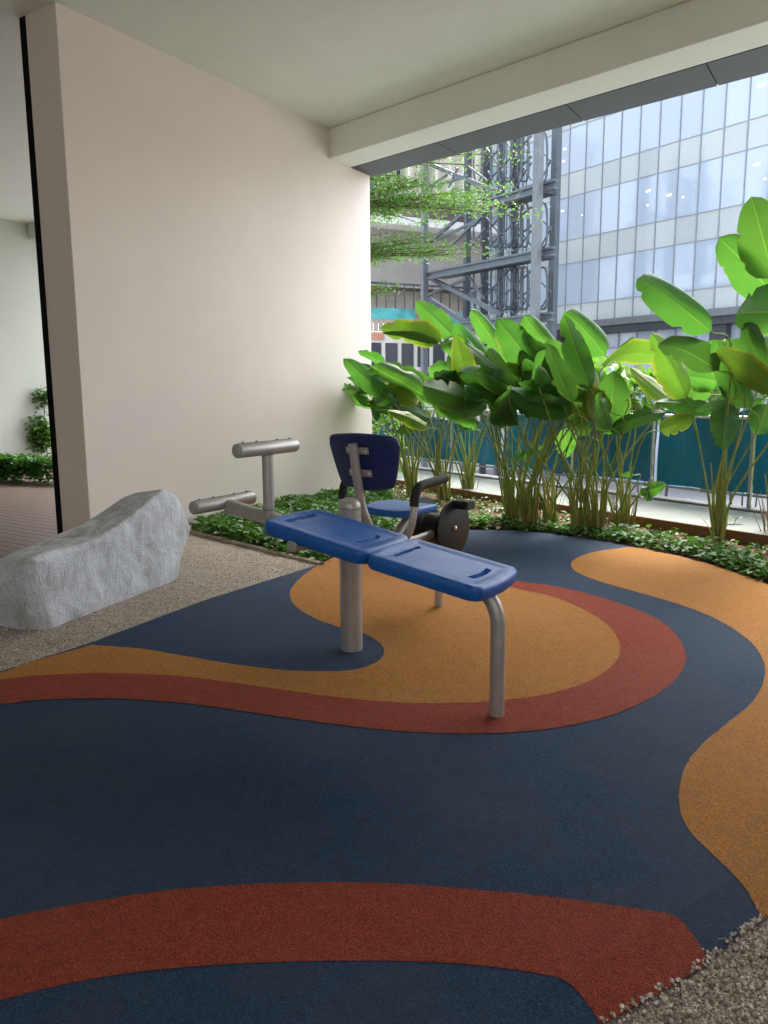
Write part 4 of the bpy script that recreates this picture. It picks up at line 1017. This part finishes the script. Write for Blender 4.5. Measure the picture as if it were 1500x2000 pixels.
# left bed behind the deck
zone = [(-9, 8.8), (-3.0, 9.3)]
P_ = []
lb0 = onz(-200, 936); lb1 = onz(130, 947)
while len(P_) < 9000:
    t = random.random(); u_ = random.random(); a = lb0 + (lb1-lb0)*t*1.2; hit = FP.n @ (FP.P - a); q = a + FP.n*hit*u_*.98; P_.append((q[0], q[1], random.random()**.7*.42))
leafmass('deck_ground_cover', P_, randdir(len(P_)), .10, MAT['ivy'], label='dense green ground cover between the deck and the shaded far wall', cat='ground cover', kind='stuff')
for (cx, cy, rx, rz, n, lab) in ((82, 850, .24, .34, 700, 'small climbing shrub against the shaded far wall, low by the black strip'), (86, 778, .17, .20, 190, 'sparse upper shoots of a creeper on the shaded far wall')):
    c = FP.hit(cx, cy, -.14); o = thing('creeper', (c[0], c[1], 0.05), lab, 'shrub'); r_ = rng.normal(0, .5, (n,3)); P_ = c + FP.d*r_[:,:1]*rx + FP.n*r_[:,1:2]*.10 + Z*r_[:,2:]*rz
    leafmass('foliage', P_, randdir(n), .11, MAT['ivy'], o)
    mb = MB(); mb.tube([(c[0], c[1], .02), (c[0]-.03, c[1]-.02, c[2]*.5), (c[0]+.02, c[1], c[2]+rz*.6)], .008, 6, smooth=5); mb.build('stem', MAT['bark'], o)
# ivy shoots climbing at the wall foot
c = WP.pt(WP.sz(610, 985)[0], .2, -.06)
# shrubs by and beyond the railing
def shrub(gx, gy, Y, rx, ry, rz, n, size, mat, label, zfoot=-.0):
    c = at(gx, gy, Y); o = thing('leafy_shrub', (c[0], c[1], zfoot), label, 'shrub', 'leafy shrubs by the railing'); P_ = []; D_ = []
    for k in range(n):
        v = rng.normal(0, 1, 3); v /= np.linalg.norm(v); rr = rng.uniform(.45, 1)**.5; q = c + v*np.array([rx, ry, rz])*rr; P_.append(q); D_.append(v + rng.normal(0, .5, 3))
    leafmass('foliage', P_, D_, size, mat, o, aspect=.55)
    mb = MB()
    for k in range(6):
        a = rng.uniform(0, 6.28); mb.tube([(c[0]+.04*math.cos(a), c[1]+.04*math.sin(a), zfoot-.05), (c[0]+.1*math.cos(a), c[1]+.1*math.sin(a), (zfoot+c[2])/2), c + np.array([math.cos(a)*rx*.6, math.sin(a)*ry*.6, rz*.4])], .009, 6, smooth=4)
    mb.build('branches', MAT['bark'], o)
shrub(752, 860, 12.1, .24, .2, .62, 340, .14, MAT['farleaf'], 'leafy green shrub in the corner between the wall end and the railing', .05)
shrub(1282, 768, RP.hit(1282, 900)[1] + 1.0, .58, .35, .27, 300, .21, MAT['farleaf'], 'pale bright shrub beyond the middle of the railing, above the netting', -4)
shrub(1150, 745, RP.hit(1150, 900)[1] + 1.2, .55, .35, .30, 160, .24, MAT['farleaf'], 'bright shrub beyond the railing behind the central broad leaves', -4)
shrub(1470, 735, RP.hit(1460, 900)[1] + 1.0, .5, .3, .30, 240, .20, MAT['farleaf'], 'bright shrub beyond the railing at the right edge', -4)
shrub(860, 770, RP.hit(860, 900)[1] + .9, .5, .3, .32, 180, .22, MAT['farleaf'], 'light green shrub beyond the far left end of the railing', -4)

# ------------------------------------------------------------------ tree with flat layers beyond the wall
TY = 16.0
tb = at(640, 700, TY); tree = thing('layered_tree', (tb[0], tb[1], -4), 'slender tree with flat tiers of tiny leaves beyond the end of the wall', 'tree')
mb = MB(); mb.tube([(tb[0], tb[1], -4.1), (tb[0]+.05, tb[1], 0), (tb[0]-.04, tb[1], 4), (tb[0], tb[1], 9)], lambda t: .11*(1-t)+.02, 12, smooth=6); mb.build('trunk', MAT['bark'], tree)
P_, D_ = [], []; br = MB(); trs = random.Random(3)
tiers = [(400, 2.95, 1900, .26, 4.7, 0), (500, 2.1, 900, .16, 3.5, 1), (348, 1.3, 200, .12, 1.9, 0), (300, 2.75, 450, .14, 4.3, 1), (568, 1.1, 160, .16, 1.6, 0), (240, 2.4, 600, .2, 3, 0)]
for (yp, rad, nl, th, reach, od) in tiers:
    c = at(640, yp, TY); c = np.array([tb[0], tb[1], c[2]]); nb = 24
    ang = [trs.uniform(-1.35, 1.35) if k < nb*.7 else trs.uniform(0, 6.28) for k in range(nb)]
    for a in ang:
        Lb = reach * trs.uniform(.62, 1.0) * (1.0 if abs(a) < .5 else .8); rise = trs.uniform(-.10, .16)*Lb*.6
        e = c + np.array([math.cos(a)*Lb, math.sin(a)*Lb*.4, rise]); md = c + (e-c)*.5 + np.array([trs.uniform(-.1,.1), trs.uniform(-.1,.1), trs.uniform(-.05,.05)])
        line = np.array(crom([c, md, e], 14)); br.tube(list(line), lambda t: .018*(1-t)+.004, 6)
        for sb_ in range(12):
            t = trs.uniform(.25, 1); i = int(t*(len(line)-1)); s0 = line[i]; a2 = a + trs.choice((-1,1))*trs.uniform(.4, 1.1); l2 = Lb*.22*trs.uniform(.5, 1.1)*(1.15-t*.6)
            e2 = s0 + np.array([math.cos(a2)*l2, math.sin(a2)*l2, trs.uniform(-.06,.12)]); br.tube([s0, e2], .004, 4)
            for q in range(int(nl/90) + 4):
                f = trs.random(); P_.append(s0 + (e2-s0)*f + rng.normal(0, 1, 3)*np.array([.13,.13,.055])); D_.append(rng.normal(0,1,3)*np.array([1,1,.5]))
br.build('branches', MAT['bark'], tree, smooth=60)
leafmass('crown', P_, D_, .072, MAT['treeleaf'], tree, aspect=.55)

# ------------------------------------------------------------------ glass office building
g0 = at(1300, 700, 43.0); GP = Plane(g0, np.array([.583, -.813, 0]))
gb = thing('glass_office_building', GP.pt(6, -4), 'tall office building with a pale blue glass curtain wall and grey mullions', 'building')
def m_glass(name, col, rough, spec, coat):
    t = NT(name); oi = t.node('ShaderNodeObjectInfo'); v = t.math('FRACT', t.math('MULTIPLY', oi.outputs['Random'], 3.7))
    c = t.ramp(v, [(0, tuple(x*.9 for x in col)), (1, tuple(min(1, x*1.08) for x in col))])
    bl = t.noise(.9, 4, .6, t.mapping((9, 9, .35))); c = t.mix(.14, c, t.ramp(bl, [(.35, (.80,.86,.93)), (.65, (1,1,1))]), 'MULTIPLY')
    b = t.bump(t.noise(.35, 2, .5), .10, .3)
    return t.set(c, rough, 0, b, spec, Coat_Weight=coat, Coat_Roughness=.04)
MAT['glass'] = m_glass('pale blue vision glass', (.41, .49, .59), .12, .9, .8)
MAT['span'] = m_glass('pale grey spandrel glass', (.46, .50, .50), .3, .6, .4)
mull = simple('grey aluminium mullion', (.28, .31, .34), .45, .3)
dark = simple('charcoal metal cladding', (.055, .062, .07), .5, .4)
greyc = simple('blue grey steel paint', (.11, .13, .15), .5, .3)
lightc = simple('light blue grey steel paint', (.16, .175, .19), .5, .3)
zz = [GP.sz(1300, y)[1] for y in (283, 335, 430, 482, 573, 613, 627, 640)]
fh = (zz[0] - zz[2] + zz[1] - zz[3])/2
s_a = GP.sz(1111, 363)[0]; s_b = GP.sz(1454, 363)[0]; ms = (s_b - s_a)/9
lamp = NT('lit ceiling lamp'); lamp.set((1,1,1), .5); lamp.p.inputs['Emission Color'].default_value = (1,1,1,1); lamp.p.inputs['Emission Strength'].default_value = .35; lampm = lamp.m
cols = [s_a + ms*k for k in range(-7, 11)]
rows = [(zz[1] + 2*fh - (zz[1]-zz[2])*0 - (zz[0]-zz[1]) + .0, 0, 'x')]
rows = [('window', zz[0]+fh - (zz[0]-zz[1]), zz[0]+2*fh*0 + fh + 3.0), ('spandrel_panel', zz[1]+fh, zz[0]+fh), ('window', zz[0], zz[1]+fh), ('spandrel_panel', zz[1], zz[0]), ('window', zz[2], zz[1]), ('spandrel_panel', zz[3], zz[2]), ('window', zz[4], zz[3]), ('spandrel_panel', zz[5], zz[4])]
rows[0] = ('window', zz[0]+fh, zz[0]+fh+3.2)
for kind_, a, b in rows:
    for c0, c1 in zip(cols[:-1], cols[1:]):
        m = MB(); m.pbox(GP, c0+.01, c1-.01, a+.01, b-.01, 0, .04); m.build(kind_, MAT['glass'] if kind_ == 'window' else MAT['span'], gb, smooth=0)
for c0 in cols: m = MB(); m.pbox(GP, c0-.028, c0+.028, zz[5], zz[0]+fh+3.2, -.05, -.004); m.build('mullion', mull, gb, smooth=0)
for z in (zz[0]+fh, zz[1]+fh, zz[0], zz[1], zz[2], zz[3], zz[4]): m = MB(); m.pbox(GP, cols[0], cols[-1], z-.022, z+.022, -.03, -.006); m.build('transom', mull, gb, smooth=0)
m = MB(); m.pbox(GP, cols[0]-.5, cols[-1], zz[6], zz[5]-.01, -.45, .4); m.build('ledge', lightc, gb, smooth=0)
m = MB(); m.pbox(GP, cols[0]-.5, cols[-1], zz[7]-.05, zz[6]-.004, -.30, .45); m.build('ledge_soffit', dark, gb, smooth=0)
lowz = [GP.sz(1300, y)[1] for y in (642, 672, 760)]
for c0, c1 in zip(cols[:-1], cols[1:]):
    m = MB(); m.pbox(GP, c0+.01, c1-.01, lowz[1]+.02, lowz[0], .5, .54); m.build('window', MAT['glass'], gb, smooth=0)
m = MB(); m.pbox(GP, cols[0], cols[-1], -4, lowz[1], .5, .54); m.build('lower_glazing', MAT['glass'], gb, smooth=0)
m = MB(); m.pbox(GP, cols[0], cols[-1], lowz[1]-.05, lowz[1]+.02, .44, .499)
for k, c0 in enumerate(cols): m.pbox(GP, c0-.035, c0+.035, -4, lowz[0], .40, .438)
m.build('lower_mullions', mull, gb, smooth=0)
for x in (1088, 1404): a = GP.sz(x, 640)[0]; m = MB(); m.pbox(GP, a-.45, a+.45, -4, zz[7]-.06, -.1, .38); m.build('column', dark, gb, smooth=0)
m = MB(); m.pbox(GP, cols[0]-.1, cols[-1], -4, zz[0]+fh+3.2, .60, 12); m.build('building_core', lightc, gb, smooth=0)
for x, y, wpx, hpx in ((1103,291,15,5),(1101,315,13,4),(1099,412,14,4),(1090,428,9,4),(1266,373,19,5),(1307,381,20,5),(1334,385,8,4),(1265,401,7,4),(1478,321,24,6),(1488,166,26,7),(1494,349,9,5),(1137,420,5,3)):
    a, z = GP.sz(x, y, -.0); hw = wpx/2/1505*50*.42; m = MB(); m.pbox(GP, a-hw, a+hw, z-hpx*.010, z+hpx*.010, -.012, -.003); m.build('ceiling_lamp', lampm, gb, smooth=0)

# ------------------------------------------------------------------ steel tower in front of it
tw0 = at(1047, 500, 38.0); TP = Plane(tw0, np.array([.583, -.813, 0]))
tw = thing('steel_stair_tower', TP.pt(0, -4), 'open blue grey steel tower of posts, diagonals and hooped screens beside the glass building', 'steel tower')
c3 = lambda x, y: (640 + x*.30667, 250 + y*.30667)
def tbar(x0, y0, x1, y1, wpx, name='brace', mat=None, off=0, dep=None):
    p = TP.hit(*c3(x0, y0), off); q = TP.hit(*c3(x1, y1), off); w_ = wpx*.30667/1519*np.linalg.norm(p[:2])
    m = MB(); m.bar(p, q, dep or w_, w_ , (0,0,1)) if abs((q-p)[2]) < .95*np.linalg.norm(q-p) else m.box((p+q)/2, TP.d*w_/2, TP.n*(dep or w_)/2, (0,0,abs(q[2]-p[2])/2))
    return m.build(name, mat or greyc, tw, smooth=0)
for x, wd, mt, off in ((616, 27, lightc, 0), (885, 26, greyc, 2.0), (1000, 22, dark, 2.5), (1095, 20, greyc, 2.2), (1185, 20, dark, 2.6), (1322, 44, lightc, -.3), (1432, 44, greyc, 3.2)):
    tbar(x, -150, x, 2300, wd, 'post', mt, off, .35)
for yl in (370, 785, 1190):                                         # floor beams, perspective follows from the plane
    z = TP.sz(*c3(1310, yl))[1]; a0 = TP.sz(*c3(628, 400))[0]; a1 = TP.sz(*c3(1440, 400))[0]
    if yl in (785, 1190, -30): s0_ = a0
    else: s0_ = TP.sz(*c3(1010, 400))[0]
    m = MB(); m.pbox(TP, s0_, a1, z-.04, z+.06, .0, .3); m.pbox(TP, s0_, a1, z-.36, z-.26, 0, .3); m.pbox(TP, s0_, a1, z-.26, z-.04, .13, .17); m.build('floor_beam', greyc, tw, smooth=0)
    m = MB(); m.pbox(TP, s0_, TP.sz(*c3(1330, 400))[0], z-.25, z-.18, .31, 1.4); m.build('landing', dark, tw, smooth=0)
for a in ((660,235,1090,410,22),(640,385,900,300,14),(655,725,850,555,18),(690,715,950,590,14),(790,745,925,610,14),(1085,430,930,620,20),(640,950,1110,1190,24),(640,1065,885,960,14),(640,1085,960,1290,26),
          (745,1350,980,1150,20),(890,240,1010,330,10),(890,330,1000,420,10),(650,370,760,300,10),(770,380,830,250,10),(900,1060,990,1000,10),(905,760,1000,640,10),(890,930,1000,1090,10),(1200,1190,1300,1330,12),(1010,1190,1100,1320,12)):
    tbar(*a, off=.7)
for i, (yt, yb) in enumerate(((-10, 370), (450, 785), (860, 1180))):      # screens: straight rods, diagonals and rounded hoops
    H_ = yb - yt
    for x in (1040, 1140, 1215, 1245, 1270): tbar(x, yt, x, yb, 5, 'rod', greyc, 1.6)
    for a, b in (((1010, yb-.05*H_), (1300, yt+.15*H_)), ((1010, yb-.35*H_), (1180, yt+.05*H_)), ((1100, yb), (1300, yt+.5*H_)), ((1010, yt+.35*H_), (1180, yb)), ((1100, yt+.1*H_), (1300, yb-.1*H_)), ((1200, yb), (1300, yb-.4*H_)), ((1350, yb-.05*H_), (1425, yb-.45*H_)), ((1350, yt+.35*H_), (1425, yt+.6*H_)), ((1020, yt+.75*H_), (1090, yb))):
        tbar(*a, *b, 8, 'brace', greyc, 1.5)
    for xc, hw, mt in ((1370, 28, greyc), (1255, 26, greyc), (1065, 26, greyc), (1190, 20, dark), (1150, 26, greyc), (1105, 18, greyc), (955, 26, greyc), (1225, 14, greyc)):
        ring = [];
        for q in range(29):
            t = q/28*2*math.pi; sx = math.copysign(abs(math.sin(t))**.75, math.sin(t)); ring.append(TP.hit(*c3(xc + hw*sx*1.0, (yt+yb)/2 - H_*.42*math.copysign(abs(math.cos(t))**.55, math.cos(t))), 1.4))
        m = MB(); m.tube(ring, .055, 6, cap=False); m.build('hoop', mt, tw, smooth=60)

# ------------------------------------------------------------------ cream building behind the tree
n0 = at(780, 700, 50.0); NP = Plane(n0, np.array([.9, .43, 0]))
nb_ = thing('cream_building', NP.pt(0, -4), 'cream building with upright fins, a curved balcony slab and teal safety netting', 'building')
cream = simple('cream render', (.74, .70, .62), .7, 0, .1, .6); brown = simple('taupe soffit render', (.36, .33, .30), .8, 0, .1, .8); whit = simple('white slab edge', (.75,.74,.70), .6)
darkwin = simple('dark window glass', (.05, .055, .07), .2); tealg = simple('teal glass panel', (.01, .28, .40), .25); orange = simple('faded orange band', (.62, .27, .17), .7); tealn = simple('turquoise safety netting', (.10, .42, .42), .8, 0, .35, 1.5); wood = simple('weathered pale timber', (.45, .37, .30), .8, 0, .2, 1)
S_ = lambda x: NP.sz(x, 600)[0]
Zn = lambda y, x=780: NP.sz(x, y)[1]
sL, sR = S_(560), S_(1120)
def npart(name, mat, *boxes):
    m = MB()
    for b in boxes: m.pbox(NP, *b)
    return m.build(name, mat, nb_, smooth=0)
npart('wall', cream, (sL, sR, Zn(375), Zn(120), 2.0, 2.4))
npart('fascia_wall', brown, (sL, sR, Zn(552), Zn(436), 1.6, 2.0))
npart('recess', brown, (sL, sR, Zn(600), Zn(552)-.01, 3.5, 3.8))
npart('slab_edge', whit, (sL, sR, Zn(438), Zn(422), .0, 4)); npart('ledge', whit, (sL, sR, Zn(376), Zn(366), .8, 1.99))
for k in range(34):
    a = S_(728) + (k-3)*1.0
    npart('fin', cream, (a, a+.16, Zn(366)+.01, Zn(250), 1.0, 1.98))
    if k % 7 in (2, 3, 4) : npart('window', tealg, (a+.2, a+.95, Zn(358), Zn(338), 1.9, 1.97))
    elif k % 2: npart('window', darkwin, (a+.25, a+.9, Zn(360), Zn(300), 1.9, 1.96))
npart('balcony_rail', darkwin, (sL, sR, Zn(556), Zn(552), .2, .3))
m = MB()
for k in range(60): m.pbox(NP, S_(700)+k*.66, S_(700)+k*.66+.06, Zn(602), Zn(556)+.0, .22, .28)
m.build('balusters', darkwin, nb_, smooth=0)
npart('safety_netting', tealn, (sL, S_(812), Zn(624), Zn(602)-.01, .1, .16), (S_(880), S_(930), Zn(628), Zn(606), .1, .16))
npart('timber_fence', wood, *[(S_(700)+k*.36, S_(700)+k*.36+.31, Zn(648), Zn(625), .1, .17) for k in range(80)])
npart('lower_wall', cream, (sL, sR, -4, Zn(648)-.01, .2, 1.0)); npart('orange_band', orange, (sL, S_(752), Zn(664), Zn(652), .12, .195))
for k in range(14):
    a = S_(722) + k*1.15
    npart('window', darkwin, (a, a+.85, Zn(716), Zn(670), .14, .195)); npart('window', darkwin, (a, a+.85, Zn(770), Zn(728), .14, .195))
npart('back_wall', brown, (sL, sR, Zn(620), Zn(100), 4.0, 4.3))
